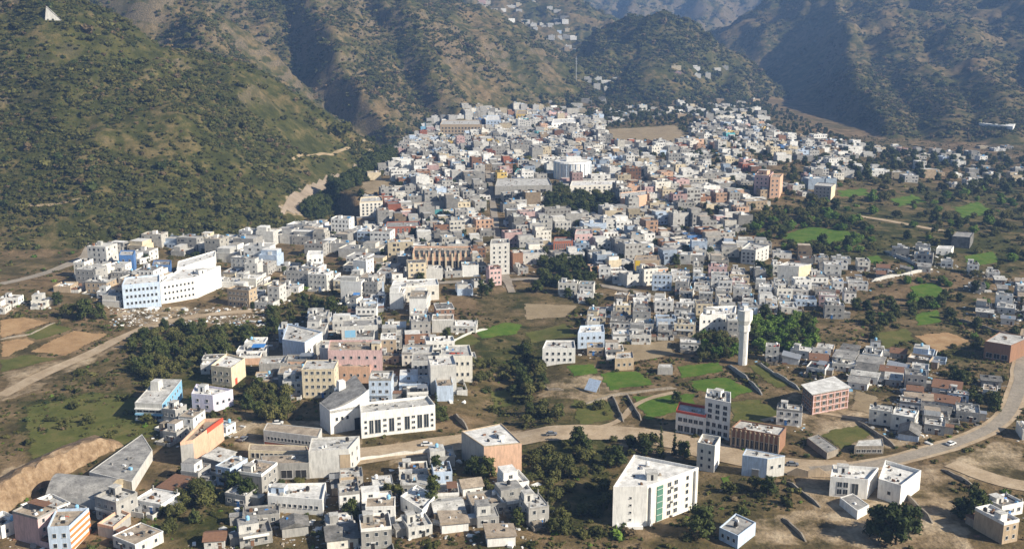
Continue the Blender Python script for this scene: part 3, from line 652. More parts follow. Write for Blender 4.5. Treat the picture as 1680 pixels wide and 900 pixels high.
quad_building('house', 'peach house with long blank side wall and red roof edge', 'house', [(296,730),(317,726),(366,690),(335,691)], 764, 'peach', 'roof tan', [], 1.2, fc={0: 'grey'}, phrase='red-edged peach house', junk=12, strip=(1, 'red paint', .45, 1.0))
r, L, hh, at = quad_building('hall', 'wide grey barrel-roofed hall with a cream end at the dirt bank', 'hall', [(76,812),(170,821),(206,787),(106,778)], 828, 'pale grey', 'roof grey', [(1, 1, 1, 1.6, 1.6)], 0, fc={1: 'cream'}, phrase='grey barrel-roofed hall')
b = MB(); K = 10
for k in range(K):
    f0, f1 = k/K, (k+1)/K; z_ = lambda f: hh+3.4*math.sin(math.pi*f)
    A = [at(-.02, f0), at(1.02, f0), at(1.02, f1), at(-.02, f1)]
    b.add([(A[0].x, A[0].y, z_(f0)), (A[1].x, A[1].y, z_(f0)), (A[2].x, A[2].y, z_(f1)), (A[3].x, A[3].y, z_(f1))], [(0, 1, 2, 3)], 'roof grey')
for fx, m_ in ((-.02, 'pale grey'), (1.02, 'cream')):
    b.add([(at(fx, k/K).x, at(fx, k/K).y, hh+3.4*math.sin(math.pi*k/K)) for k in range(K+1)], [tuple(range(K+1)), tuple(range(K, -1, -1))], m_)
b.build('barrel_roof', r)
quad_building('shed', 'long grey shed roof stepping down the dirt bank behind the barrel-roofed hall', 'shed', [(146,774),(216,790),(250,738),(233,712)], 790, 'pale grey', 'roof grey', [], .15, phrase='long grey shed roof', junk=8, h=4.5)
r, L, hh, at = quad_building('house', 'white house with orange horizontal stripes in the bottom corner', 'house', [(78,868),(114,866),(146,836),(92,838)], 900, 'pale blue', 'roof tan', [(0, 2, 2, 1.2, 1.4)], .8, h=8, fc={1: 'white'}, phrase='orange-striped house', junk=14)
p0, p1 = Vector(L[1]), Vector(L[2]); e = p1-p0
for k in range(4):
    b = MB(); b.box(-e.length/2, -.15, 0, e.length/2, 0, .9, 'orange paint'); q = p0.lerp(p1, .5); put('stripe', b.mesh('stripe'), r, (q.x, q.y, .5+k*2.0), math.atan2(e.y, e.x))
quad_building('shed', 'low shed with salmon parapet beside the orange-striped house', 'shed', [(160,862),(186,868),(214,845),(196,838)], 878, 'grey', 'roof pale', [], .9, pmat='peach', phrase='shed with salmon parapet', junk=5)
quad_building('house', 'broad pink three-storey block with white corner tower', 'house', [(538,577),(627,577),(626,566),(540,566)], 625, 'pink', 'roof tan', [(0, 3, 6, 1.2, 1.3), (1, 3, 3, 1.2, 1.3)], .8, phrase='broad pink block', junk=20, tanks=((.2, .5, TW), (.8, .5, TB)), mind=16, hut=(.9, .3, 4, 4, 3, 'cream'))
quad_building('annex', 'salmon annex built against the broad pink block', 'house', [(556,602),(607,603),(608,594),(557,593)], 628, 'peach', 'roof tan', [(0, 1, 4, 1.1, 1.2)], .5, phrase='salmon annex', junk=7, mind=6)
quad_building('house', 'pale grey house with barred windows beside the broad pink block', 'house', [(675,594),(722,594),(721,580),(677,580)], 622, 'pale grey', 'roof grey', [(0, 2, 5, 1.2, 1.6), (1, 2, 2, 1.2, 1.3)], .7, phrase='barred-window grey house', junk=9, mind=11)
quad_building('house', 'off-white house with a red roof patch and sky blue tank', 'house', [(724,586),(775,585),(770,567),(723,568)], 624, 'off-white', 'roof pale', [(0, 2, 5, 1.2, 1.5)], .6, phrase='red-patched off-white house', junk=5, hut=(.5, .35, 6, 2, .8, 'red paint'), tanks=((.2, .7, 'sky paint'),), mind=11)
r, L, hh, at = quad_building('house', 'grey house with one big blue window and a brown shutter', 'house', [(560,538),(620,535),(618,524),(561,526)], 568, 'pale grey', 'roof grey', [(0, 1, 1, 6, 4, 4, 8.6, .05, .42, 'sky paint'), (0, 1, 1, 6, 6.5, 1.5, 8.6, .52, .92, 'wood', 'shutter')], .8, phrase='blue-windowed grey house', junk=9, mind=10)
quad_building('hall', 'white hall with pale blue side and stained grey roof by the trees', 'hall', [(463,558),(500,563),(529,546),(472,532)], 589, 'pale blue', 'roof pale', [(1, 1, 2, 1.4, 1.4)], .6, fc={1: 'white'}, phrase='blue-sided white hall', junk=16)
r, L, hh, at = quad_building('arcaded_building', 'peach building with two floors of arcade columns in mid town', 'building', [(677,416),(775,416),(772,406),(680,406)], 448, 'peach', 'roof tan', [(0, 1, 9, 2.8, 4.8, 1.0, 8.0, .02, .98, 'dark', 'bay'), (0, 1, 11, 2.0, 4.4, 8.8, 14.5, .02, .98, 'glass')], 1.0, phrase='peach arcaded building', junk=18, tanks=((.3, .5, TW),), mind=18)
for k in range(10):
    q = Vector(L[0]).lerp(Vector(L[1]), .01+.98*k/9); b = MB(); b.box(-.45, -.8, -1, .45, .05, hh+.2, 'cream'); put('pillar', b.mesh('pillar'), r, (q.x, q.y, 0))
quad_building('platform', 'wide grey concrete deck building below the white drum', 'building', [(812,307),(906,305),(900,293),(816,294)], 326, 'raw concrete', 'roof pale', [(0, 1, 3, 5, 3, 2, 7, .3, .95, 'dark')], .8, phrase='wide grey concrete deck', mind=24, junk=20)
quad_building('annex', 'long off-white building extending from the white drum', 'building', [(935,306),(1016,303),(1012,297),(938,298)], 322, 'off-white', 'roof white', [(0, 2, 9, 1.8, 1.6)], .6, phrase='long off-white building', mind=20, junk=12)
quad_building('house', 'blank peach-walled block at the edge of the town trees', 'building', [(1018,327),(1062,320),(1062,313),(1018,317)], 349, 'peach', 'roof pale', [], .6, phrase='blank peach-walled block', mind=16, junk=4)
quad_building('house', 'tall cream block with side wall toned grey as shade above low houses', 'building', [(1276,436),(1311,438),(1331,434),(1292,430)], 468, 'pale grey', 'roof white', [(0, 2, 2, 1, 1, 2, 8)], .5, fc={1: 'cream'}, phrase='tall cream block', mind=10, junk=5)  # walls away from the sun carry their shade as grey; sunward face cream
quad_building('house', 'dusty pink tower house with a salmon top storey', 'house', [(1238,288),(1262,290),(1269,283),(1245,281)], 318, 'pink', 'roof tan', [(0, 4, 3, 1.6, 1.6)], .9, phrase='dusty pink tower house', mind=14, junk=8, hut=(.5, .5, 8, 7, 3.5, 'peach'))
quad_building('house', 'peach slab house standing against the dusty pink tower house', 'house', [(1264,292),(1280,292),(1285,286),(1267,286)], 325, 'peach', 'roof tan', [(0, 4, 2, 1.4, 1.5)], .8, phrase='peach slab house', mind=12, junk=4)
quad_building('house', 'tall block with cream end wall beyond the dusty pink tower house', 'house', [(1336,305),(1364,307),(1371,302),(1342,300)], 324, 'grey', 'roof pale', [(0, 3, 4, 1.4, 1.5)], .6, fc={1: 'cream'}, phrase='cream-ended grey block', mind=12)
quad_building('house', 'white block with bluish front at the edge of the western quarter', 'house', [(200,470),(262,464),(262,452),(205,457)], 506, 'pale blue', 'roof white', [(0, 3, 8, 1.3, 1.5)], .8, phrase='bluish-fronted white block', mind=13, junk=9, fc={1: 'white'})
quad_building('house', 'long bright white block facing the sun in the western quarter', 'house', [(263,466),(322,456),(362,438),(296,442)], 498, 'white', 'roof white', [(0, 3, 8, 1.3, 1.3)], .9, phrase='long bright white block', junk=14, hut=(.8, .5, 5, 4, 2.5))
quad_building('house', 'white slab block with blank wall above the long white block', 'house', [(290,442),(352,422),(354,412),(292,430)], 458, 'white', 'roof white', [], .6, phrase='white slab block', mind=9, junk=6)
quad_building('house', 'deep blue house at the foot of the scrub hill', 'house', [(195,420),(219,420),(222,412),(198,412)], 445, 'blue', 'roof pale', [(0, 2, 2, 1.4, 1.4)], .7, phrase='deep blue house', mind=10, junk=5)
quad_building('house', 'blue-fronted house beside white terraces under the scrub hill', 'house', [(250,436),(280,436),(281,428),(252,428)], 455, 'blue', 'roof grey', [(0, 1, 3, 1.6, 1.8)], .6, phrase='blue-fronted house', mind=10, junk=8)
quad_building('house', 'grey concrete frame house with open upper floor near green bushes', 'house', [(1216,410),(1240,412),(1262,404),(1230,399)], 432, 'pale grey', 'roof pale', [(0, 3, 3, 1.5, 1.6, .5, 8, .05, .95, 'dark'), (1, 3, 3, 1.5, 1.6, .5, 8, .05, .95, 'dark')], .8, phrase='grey concrete frame house', mind=10, junk=8)
quad_building('hall', 'dark-walled hall with pale roof at the right-hand road', 'hall', [(1616,560),(1659,567),(1692,553),(1640,545)], 588, 'brown brick', 'roof pale', [(0, 1, 3, 3, 2.4, .4, 4, .06, .94, 'dark')], .3, phrase='dark-walled hall', junk=5)
quad_building('house', 'tall pale blue house high in the upper town', 'house', [(797,198),(822,198),(821,190),(799,190)], 217, 'pale blue', 'roof white', [(0, 4, 4, 1.8, 1.8)], .8, phrase='tall pale blue house', mind=14)
quad_building('house', 'bright white wide house in the upper town', 'house', [(905,203),(945,201),(944,195),(908,196)], 216, 'white', 'roof white', [(0, 2, 6, 2, 2)], .7, phrase='bright white wide house', mind=14, junk=6)
quad_building('house', 'long tan three-storey block at the top of the town', 'house', [(722,205),(790,205),(788,198),(726,198)], 224, 'tan', 'roof pale', [(0, 3, 12, 2.2, 2.4, .8, 13, .02, .98, 'dark')], .8, phrase='long tan block', mind=16, junk=8)
quad_building('house', 'yellow house among trees at the top of the town', 'house', [(847,188),(865,188),(864,182),(849,182)], 199, 'yellow', 'roof tan', [(0, 2, 3, 1.8, 1.8)], .7, phrase='yellow house', mind=12)
quad_building('house', 'teal house in the packed middle of the town', 'house', [(845,284),(867,284),(866,278),(848,278)], 295, 'teal', 'roof grey', [(0, 1, 3, 1.6, 1.6)], .7, phrase='teal house', mind=10, junk=4)
quad_building('house', 'sky blue box house at the cliff edge of the upper town', 'house', [(690,208),(698,208),(698,202),(691,202)], 214, 'sky paint', 'roof white', [(0, 1, 2, 1.6, 1.6)], .6, phrase='sky blue box house', mind=9)
quad_building('shed', 'long white tin-roofed shed on the far mountain foot', 'shed', [(1606,202),(1662,208),(1666,203),(1625,198)], 207, 'white', 'roof white', [], .2, phrase='long white mountain shed', mind=25)
quad_building('house', 'dark windowless block on the green flats', 'building', [(1562,388),(1592,390),(1598,382),(1570,380)], 405, 'roof dark', 'roof grey', [], .4, phrase='dark windowless block', mind=10)
quad_building('hut', 'small white hut beside the dark windowless block', 'hut', [(1536,408),(1561,409),(1565,404),(1540,403)], 418, 'white', 'roof white', [(0, 1, 2, 1, 1)], .3, phrase='small white hut', mind=7)
quad_building('house', 'tall narrow white house with ragged roof by the road', 'house', [(1144,729),(1173,735),(1182,720),(1152,715)], 770, 'off-white', 'roof grey', [(0, 3, 2, 1.0, 1.2)], 1.0, phrase='tall narrow white house', junk=8, fc={1: 'white'})
quad_building('house', 'white house with stained front beside the wooded gully', 'house', [(890,573),(944,573),(942,560),(896,560)], 602, 'white', 'roof pale', [(0, 2, 5, 1.2, 1.3)], .7, phrase='stained white house', junk=10, mind=10, tanks=((.3, .5, TB),))
quad_building('shed', 'long low grey shed beside the olive field', 'shed', [(1324,718),(1357,743),(1376,736),(1342,712)], 728, 'stone', 'roof grey', [], .15, phrase='long low grey shed', junk=3)
quad_building('shed', 'low pale-roofed shed behind the bend of the road', 'shed', [(1402,732),(1450,732),(1448,719),(1408,722)], 744, 'stone', 'roof pale', [(0, 1, 5, 1.6, 1.2, .2, 2.2, .05, .95, 'dark')], .2, phrase='low pale-roofed shed')
quad_building('house', 'cream block standing over the river cliff', 'house', [(590,333),(628,331),(626,323),(592,325)], 372, 'cream', 'roof pale', [(0, 4, 5, 1.6, 1.7)], .8, phrase='cream cliff block', mind=14, junk=6, fc={0: 'off-white'})
quad_building('house', 'long maroon-fronted house in the middle of the town', 'house', [(632,374),(690,372),(688,364),(635,365)], 393, 'brick red', 'roof grey', [(0, 2, 7, 1.5, 1.5)], .7, phrase='maroon-fronted house', mind=13, junk=8)
quad_building('house', 'brick red slatted house front in mid town', 'house', [(908,397),(940,396),(939,390),(910,390)], 413, 'brick red', 'roof grey', [(0, 1, 8, .7, 4)], .6, phrase='brick red slatted house', mind=11, junk=6)
quad_building('house', 'rosy tower house beside the brick red one', 'house', [(943,386),(972,385),(971,378),(945,378)], 409, 'pink', 'roof pale', [(0, 3, 3, 1.2, 1.3)], .7, phrase='rosy tower house', mind=11, junk=5)
quad_building('tower_block', 'tall grey stepped tower house in mid town', 'house', [(804,402),(836,400),(835,393),(806,394)], 452, 'pale grey', 'roof grey', [(0, 6, 3, 1.3, 1.4)], .8, phrase='tall grey stepped tower', mind=12, junk=6, tanks=((.5, .5, TW),))
quad_building('house', 'low white building with a domed porch in mid town', 'house', [(641,472),(720,468),(717,458),(646,461)], 497, 'white', 'roof white', [(0, 1, 7, 1.6, 1.8)], .6, phrase='low dome-porched building', mind=13, junk=14, fc={0: 'off-white'}, hut=(.45, .12, 8, 3, 2, 'pale grey'))
quad_building('house', 'tan house with yellow strip among low houses', 'house', [(1040,428),(1082,428),(1081,420),(1043,420)], 450, 'tan', 'roof tan', [(0, 2, 4, 1.3, 1.3)], .6, phrase='yellow-stripped tan house', mind=11, junk=9, door=(0, .15, 3, 9, 'yellow paint'))
quad_building('house', 'white-walled corner house with slatted front at the western edge of mid town', 'house', [(503,420),(530,418),(530,412),(506,412)], 448, 'white', 'roof white', [(0, 2, 3, 1.2, 1.6)], .6, phrase='white-walled corner house', mind=11)
quad_building('house', 'white twin-roofed house near the water tower', 'house', [(1148,520),(1205,516),(1208,503),(1160,505)], 548, 'white', 'roof white', [(0, 2, 6, 1.2, 1.3)], .8, phrase='white twin-roofed house', mind=11, junk=18, tanks=((.6, .5, TW),), hut=(.2, .4, 5, 4, 2.4))
quad_building('house', 'pale blue roofed house beside the stained white one', 'house', [(948,548),(992,546),(990,534),(952,536)], 572, 'pale blue', 'roof white', [(0, 2, 4, 1.2, 1.3)], .7, phrase='pale blue field house', mind=10, junk=10)
quad_building('house', 'small tan house between the bare field and the lawn', 'house', [(1009,590),(1040,588),(1038,577),(1011,579)], 608, 'tan', 'roof pale', [(0, 1, 3, 1.2, 1.3)], .5, phrase='small tan house', mind=8, junk=6)
quad_building('hut', 'small grey garden hut between two lawns', 'hut', [(1079,603),(1104,603),(1102,597),(1081,597)], 614, 'grey', 'roof pale', [], .15, phrase='grey garden hut', mind=5)

# the white water tower
x, y, z = g1(1218, 597); mpp = y/cp/F*1.02
G, hh = height_from(505, (1218, 597))
LM['white water tower'] = (x, y); FOOT.append((x, y, 9)); KEEPOUT.append([(x-5, y-12), (x+5, y-12), (x+5, y+5), (x-5, y+5)])
r = empty('water_tower', (x, y, z), R(8), 'slender white water tower with a blocky tank head', 'water tower')
b = MB(); b.prism([(2.1*math.cos(R(k*45+22)), 2.1*math.sin(R(k*45+22))) for k in range(8)], -2, hh*.72, 'white'); b.build('shaft', r)
b = MB(); b.prism([(2.7*math.cos(R(k*45+22)), 2.7*math.sin(R(k*45+22))) for k in range(8)], hh*.60, hh*.70, 'white'); b.build('collar', r)
b = MB(); b.add([(2.1*math.cos(R(k*45+22)), 2.1*math.sin(R(k*45+22)), hh*.68) for k in range(8)]+[(3.5*math.cos(R(k*45+22)), 3.5*math.sin(R(k*45+22)), hh*.80) for k in range(8)], [(k, (k+1) % 8, 8+(k+1) % 8, 8+k) for k in range(8)], 'white')
b.prism([(3.5*math.cos(R(k*45+22)), 3.5*math.sin(R(k*45+22))) for k in range(8)], hh*.80, hh*.97, 'white', 'roof white'); b.build('tank', r)
b = MB(); b.box(-1, -1, hh*.97, 1, 1, hh*1.04, 'white'); b.build('hatch', r)
b = MB()
for k in range(2): b.bar((-.3+.6*k, -2.25, 0), (-.3+.6*k, -2.25, hh*.7), .06, 'metal')
for k in range(40): b.bar((-.3, -2.25, .5+k*hh*.017), (.3, -2.25, .5+k*hh*.017), .05, 'metal')
b.build('ladder', r)
# the white drum hall
x, y, z = g1(941, 297); _, hh = height_from(270, (941, 297)); m1 = math.hypot(y, CZ)/F
r = empty('drum_hall', (x, y+20, z), 0, 'white drum-shaped hall rising over the town centre', 'hall'); LM['white drum hall'] = (x, y+20); FOOT.append((x, y+20, 32))
b = MB(); b.cyl(0, 0, -6, hh, 31*m1, 'white', 24, cap='roof white'); b.build('wall', r)
b = MB(); b.cyl(0, 0, hh, hh+1.2, 31.6*m1, 'white', 24, 30*m1, 'roof white'); b.build('cornice', r)
for k in range(24):
    a = 2*math.pi*k/24+.13; b = MB(); b.box(-.25, -.4, -4, .25, .1, hh, 'pale blue'); put('rib', b.mesh('rib'), r, (31*m1*math.cos(a), 31*m1*math.sin(a), 0), a+math.pi/2)
b = MB(); b.box(-6, -4, hh+1.2, 8, 5, hh+5, 'white'); b.build('stair_hut', r)
# mast on the wooded hill, poles, tilted panel
def pole(px, py, top, label, rr=.25, name='pole', cat='pole'):
    G, h_ = height_from(top, (px, py)); r = empty(name, G, 0, label, cat); b = MB(); b.cyl(0, 0, -2, h_, rr, 'metal', 6, rr*.5); b.build('shaft', r)
    for k in range(3): b = MB(); b.bar((-h_*.05, 0, h_*(.7+.1*k)), (h_*.05, 0, h_*(.7+.1*k)), rr*.5, 'metal'); b.build('crossbar', r)
pole(945, 132, 93, 'thin lattice mast on the wooded hill', 1.2, 'mast', 'mast')
pole(756, 622, 568, 'thin lamp pole before the house with red roof patch'); pole(668, 664, 633, 'dark pole behind the white school')
x, y, z = g1(972, 642); r = empty('solar_panel', (x, y, z), R(-35), 'tilted pale panel on posts above the lawn', 'panel')
b = MB(); b.add([(-3, -2, 1), (3, -2, 1), (3, 2.2, 5), (-3, 2.2, 5), (-3, -2, .8), (3, -2, .8), (3, 2.2, 4.8), (-3, 2.2, 4.8)], [(0,1,2,3), (7,6,5,4), (0,4,5,1), (1,5,6,2), (2,6,7,3), (3,7,4,0)], 'pale blue'); b.build('panel', r)
for sx in (-2.4, 2.4):
    b = MB(); b.bar((sx, 1.8, -1), (sx, 1.8, 4.5), .14, 'metal'); b.build('post', r)
# pale tent-like roof high on the hill
x, y, z = g1(90, 48); r = empty('tin_shelter', (x, y, z), .3, 'pale tin shelter high on the scrub hill', 'shelter')
b = MB(); b.add([(-7, -4, -3), (7, -4, -3), (7, 4, -3), (-7, 4, -3), (-5, -4, 9), (-5, 4, 9)], [(1, 2, 5, 4), (3, 0, 4, 5)], 'roof pale'); b.build('roof', r)
b = MB(); b.add([(-6.8, -3.6, -3), (6.4, -3.6, -3), (-4.9, -3.6, 8.4)], [(0, 1, 2)], 'pale grey'); b.add([(-6.8, 3.6, -3), (6.4, 3.6, -3), (-4.9, 3.6, 8.4)], [(2, 1, 0)], 'pale grey'); b.build('wall', r)

# ------------------------------------------------------------------ dirt bank, garden walls, parked cars
bx_, by_, _ = ground([-20, 30, 80, 130, 175, 205], [872, 826, 794, 768, 744, 732]); P = np.stack([bx_, by_], -1); hs_ = np.array([7.5, 7.5, 7, 6.5, 5, 1.2])
sI = np.linspace(0, 5, 60); PX = np.interp(sI, range(6), P[:, 0]); PY = np.interp(sI, range(6), P[:, 1]); HH = np.interp(sI, range(6), hs_)
co, fc_ = [], []; prof = [(0, -.15), (1.2, .35), (2.4, .7), (3.6, 1.0), (4.6, 1.02), (7, .95), (13, .55), (22, -.1)]
for i in range(60):
    t = np.array([PX[min(i+1, 59)]-PX[max(i-1, 0)], PY[min(i+1, 59)]-PY[max(i-1, 0)]]); t /= np.linalg.norm(t); n_ = np.array([-t[1], t[0]])
    for j, (o_, f_) in enumerate(prof):
        w_ = 1.3*float(fbm(np.array(i/2.), np.array(j*.9), 3)); q = np.array([PX[i], PY[i]])+n_*(o_+w_); co.append((q[0], q[1], float(land(q[0], q[1]))+HH[i]*f_*(1+.12*float(fbm(np.array(i/4.+9), np.array(j*1.), 2)))))
k_ = len(prof)
for i in range(59):
    for j in range(k_-1): fc_.append((i*k_+j, (i+1)*k_+j, (i+1)*k_+j+1, i*k_+j+1))
me = bpy.data.meshes.new('embankment'); me.from_pydata(co, [], fc_); me.materials.append(MATS['bank']); tag(link(bpy.data.objects.new('embankment', me)), kind='structure')
KEEPOUT.append([(co[i*k_][0], co[i*k_][1]) for i in range(0, 60, 4)]+[(co[i*k_+7][0], co[i*k_+7][1]) for i in range(59, -1, -4)])
WALLS = [([(1004,650),(1023,692)], 1.8, 'stone', 'low stone wall along the near edge of the terraced lawns'), ([(1028,648),(1052,690)], 1.8, 'stone', 'stone wall bounding the big green lawn on its near side'), ([(960,663),(1010,649),(1110,637)], 1.2, 'stone', 'long stone wall crossing between the upper and lower lawns'),
 ([(1194,600),(1222,622),(1250,648)], 2.4, 'raw concrete', 'long concrete wall running down from the water tower'), ([(1243,596),(1275,618),(1312,640)], 2.0, 'raw concrete', 'concrete wall behind the narrow olive field'), ([(722,575),(748,558),(770,548),(800,540)], 1.4, 'pale grey', 'curving pale wall round the mid-town grass'),
 ([(744,682),(756,694),(768,706)], 2.6, 'stone', 'short dark wall above the road by the beige block'), ([(1468,800),(1500,828),(1530,858)], 1.8, 'stone', 'stone wall running away from the chalky white house'), ([(1290,790),(1320,812),(1346,832)], 1.6, 'stone', 'stone wall in front of the low grey hut'),
 ([(1284,850),(1304,868),(1322,888)], 1.6, 'stone', 'short wall at the bottom edge near the bluish house'), ([(1291,778),(1325,782),(1360,781)], 4.0, 'tan', 'tan retaining wall under the road beside the white houses'), ([(1430,462),(1480,452),(1530,442)], 2.2, 'pale grey', 'pale field wall crossing the stony eastern ground'),
 ([(1560,522),(1620,540),(1682,562)], 1.8, 'stone', 'field wall leading to the dark-walled hall'), ([(1450,412),(1480,425),(1512,440)], 2.4, 'pale grey', 'pale broken wall beside the green flats'), ([(0,557),(50,549),(90,529)], .9, 'stone', 'low field wall between the ploughed plots'),
 ([(880,628),(900,640),(925,640)], 1.2, 'stone', 'low wall at the edge of the bare lot by the gully'), ([(1180,806),(1200,804)], 1.6, 'stone', 'short wall closing the tiny lawn'), ([(560,760),(640,748),(740,738)], 1.5, 'off-white', 'off-white roadside wall before the crowded low houses'),
 ([(1405,690),(1440,715),(1470,735)], 1.8, 'stone', 'stone wall between the olive field and the jumbled sheds'), ([(1545,770),(1600,800)], 1.4, 'stone', 'low wall on the bare slope below the road')]
for pl, hw, mt_, lb in WALLS:
    x, y, z = ground([p[0] for p in pl], [p[1] for p in pl]); n_ = max(2, int(np.hypot(np.diff(x), np.diff(y)).sum()/3)); tt = np.linspace(0, len(pl)-1, n_+1)
    X = np.interp(tt, range(len(pl)), x); Y = np.interp(tt, range(len(pl)), y); Z = land(X, Y); r = empty('stone_wall', (X[0], Y[0], Z[0]), 0, lb, 'wall'); r['kind'] = 'thing'
    b = MB(); top = hw*(.55+.45*np.clip(.6+.9*fbm(X/4, Y/4, 2), 0, 1))*np.clip(np.minimum(np.arange(n_+1), n_-np.arange(n_+1))/1.5+.25, 0, 1)
    for i in range(n_):
        d = Vector((X[i+1]-X[i], Y[i+1]-Y[i])).normalized(); u = Vector((-d.y, d.x))*.26; A = Vector((X[i]-X[0], Y[i]-Y[0])); C = Vector((X[i+1]-X[0], Y[i+1]-Y[0])); za, zb = Z[i]-Z[0], Z[i+1]-Z[0]
        V_ = [(A.x-u.x, A.y-u.y), (C.x-u.x, C.y-u.y), (C.x+u.x, C.y+u.y), (A.x+u.x, A.y+u.y)]; zs = [za, zb, zb, za]; tp_ = [top[i], top[i+1], top[i+1], top[i]]
        b.add([(p[0], p[1], q-1.5) for p, q in zip(V_, zs)]+[(p[0], p[1], q+t_) for p, q, t_ in zip(V_, zs, tp_)], [(0,1,5,4), (1,2,6,5), (2,3,7,6), (3,0,4,7), (4,5,6,7)], mt_)
    me = b.mesh('stone_wall'); bpy.data.objects.remove(r); r = bpy.data.objects.new('stone_wall', me); r.location = (X[0], Y[0], Z[0]); link(r); tag(r, lb, 'wall', None, 'thing')
def car(px, py, rz, paint, label):
    x, y, z = g1(px, py); r = empty('parked_car', (x, y, z+.2), rz, label, 'car', 'cars standing in the town'); b = MB()
    prof_ = [(-2.1, .35), (2.1, .35), (2.15, .75), (1.95, .95), (-2.0, .98), (-2.15, .7)]
    b.add([(p, -.85, q) for p, q in prof_]+[(p, .85, q) for p, q in prof_], [(0,1,2,3,4,5), (11,10,9,8,7,6)]+[(i, i+6, (i+1) % 6+6, (i+1) % 6) for i in range(6)], paint); body = b.build('body', r)
    b = MB(); b.add([(-1.7, -.78, .97), (1.1, -.78, .97), (1.1, .78, .97), (-1.7, .78, .97), (-1.3, -.65, 1.5), (.4, -.65, 1.5), (.4, .65, 1.5), (-1.3, .65, 1.5)], [(0,1,5,4), (1,2,6,5), (2,3,7,6), (3,0,4,7)], 'glass'); b.build('windows', body)
    b = MB(); b.box(-1.33, -.68, 1.5, .43, .68, 1.56, paint); b.build('roof', body)
    for a in (-1.3, 1.3):
        for c in (-.8, .8):
            b = MB(); n_ = 10; vs = [(.34*math.cos(6.283*k/n_), -.1, .34*math.sin(6.283*k/n_)) for k in range(n_)]+[(.34*math.cos(6.283*k/n_), .1, .34*math.sin(6.283*k/n_)) for k in range(n_)]
            b.add(vs, [tuple(range(n_)), tuple(range(2*n_-1, n_-1, -1))]+[(k, k+n_, (k+1) % n_+n_, (k+1) % n_) for k in range(n_)], 'rubber'); put('wheel', b.mesh('wheel'), r, (a, c, .34))
for i, (px, py, rz, pt, lb) in enumerate([(508,521,.4,'car white','white car parked under trees, first of the row'), (520,524,.5,'car white','white car parked under trees, in the middle of the row'), (532,522,.4,'car red','red car parked under trees at the row end'), (456,696,.2,'car white','white car in the yard behind the red-based classroom row'),
   (905,714,.08,'car grey','grey car on the dusty road near the beige block'), (700,731,.1,'car white','white car on the dusty road in front of the school'), (1560,730,.6,'car white','white car on the paved road at the bend'), (1300,764,-.1,'car grey','grey car on the road beside the pale blue warehouse'), (400,722,1.2,'car grey','grey car in the yard by the peach house')]): car(px, py, rz, pt, lb)

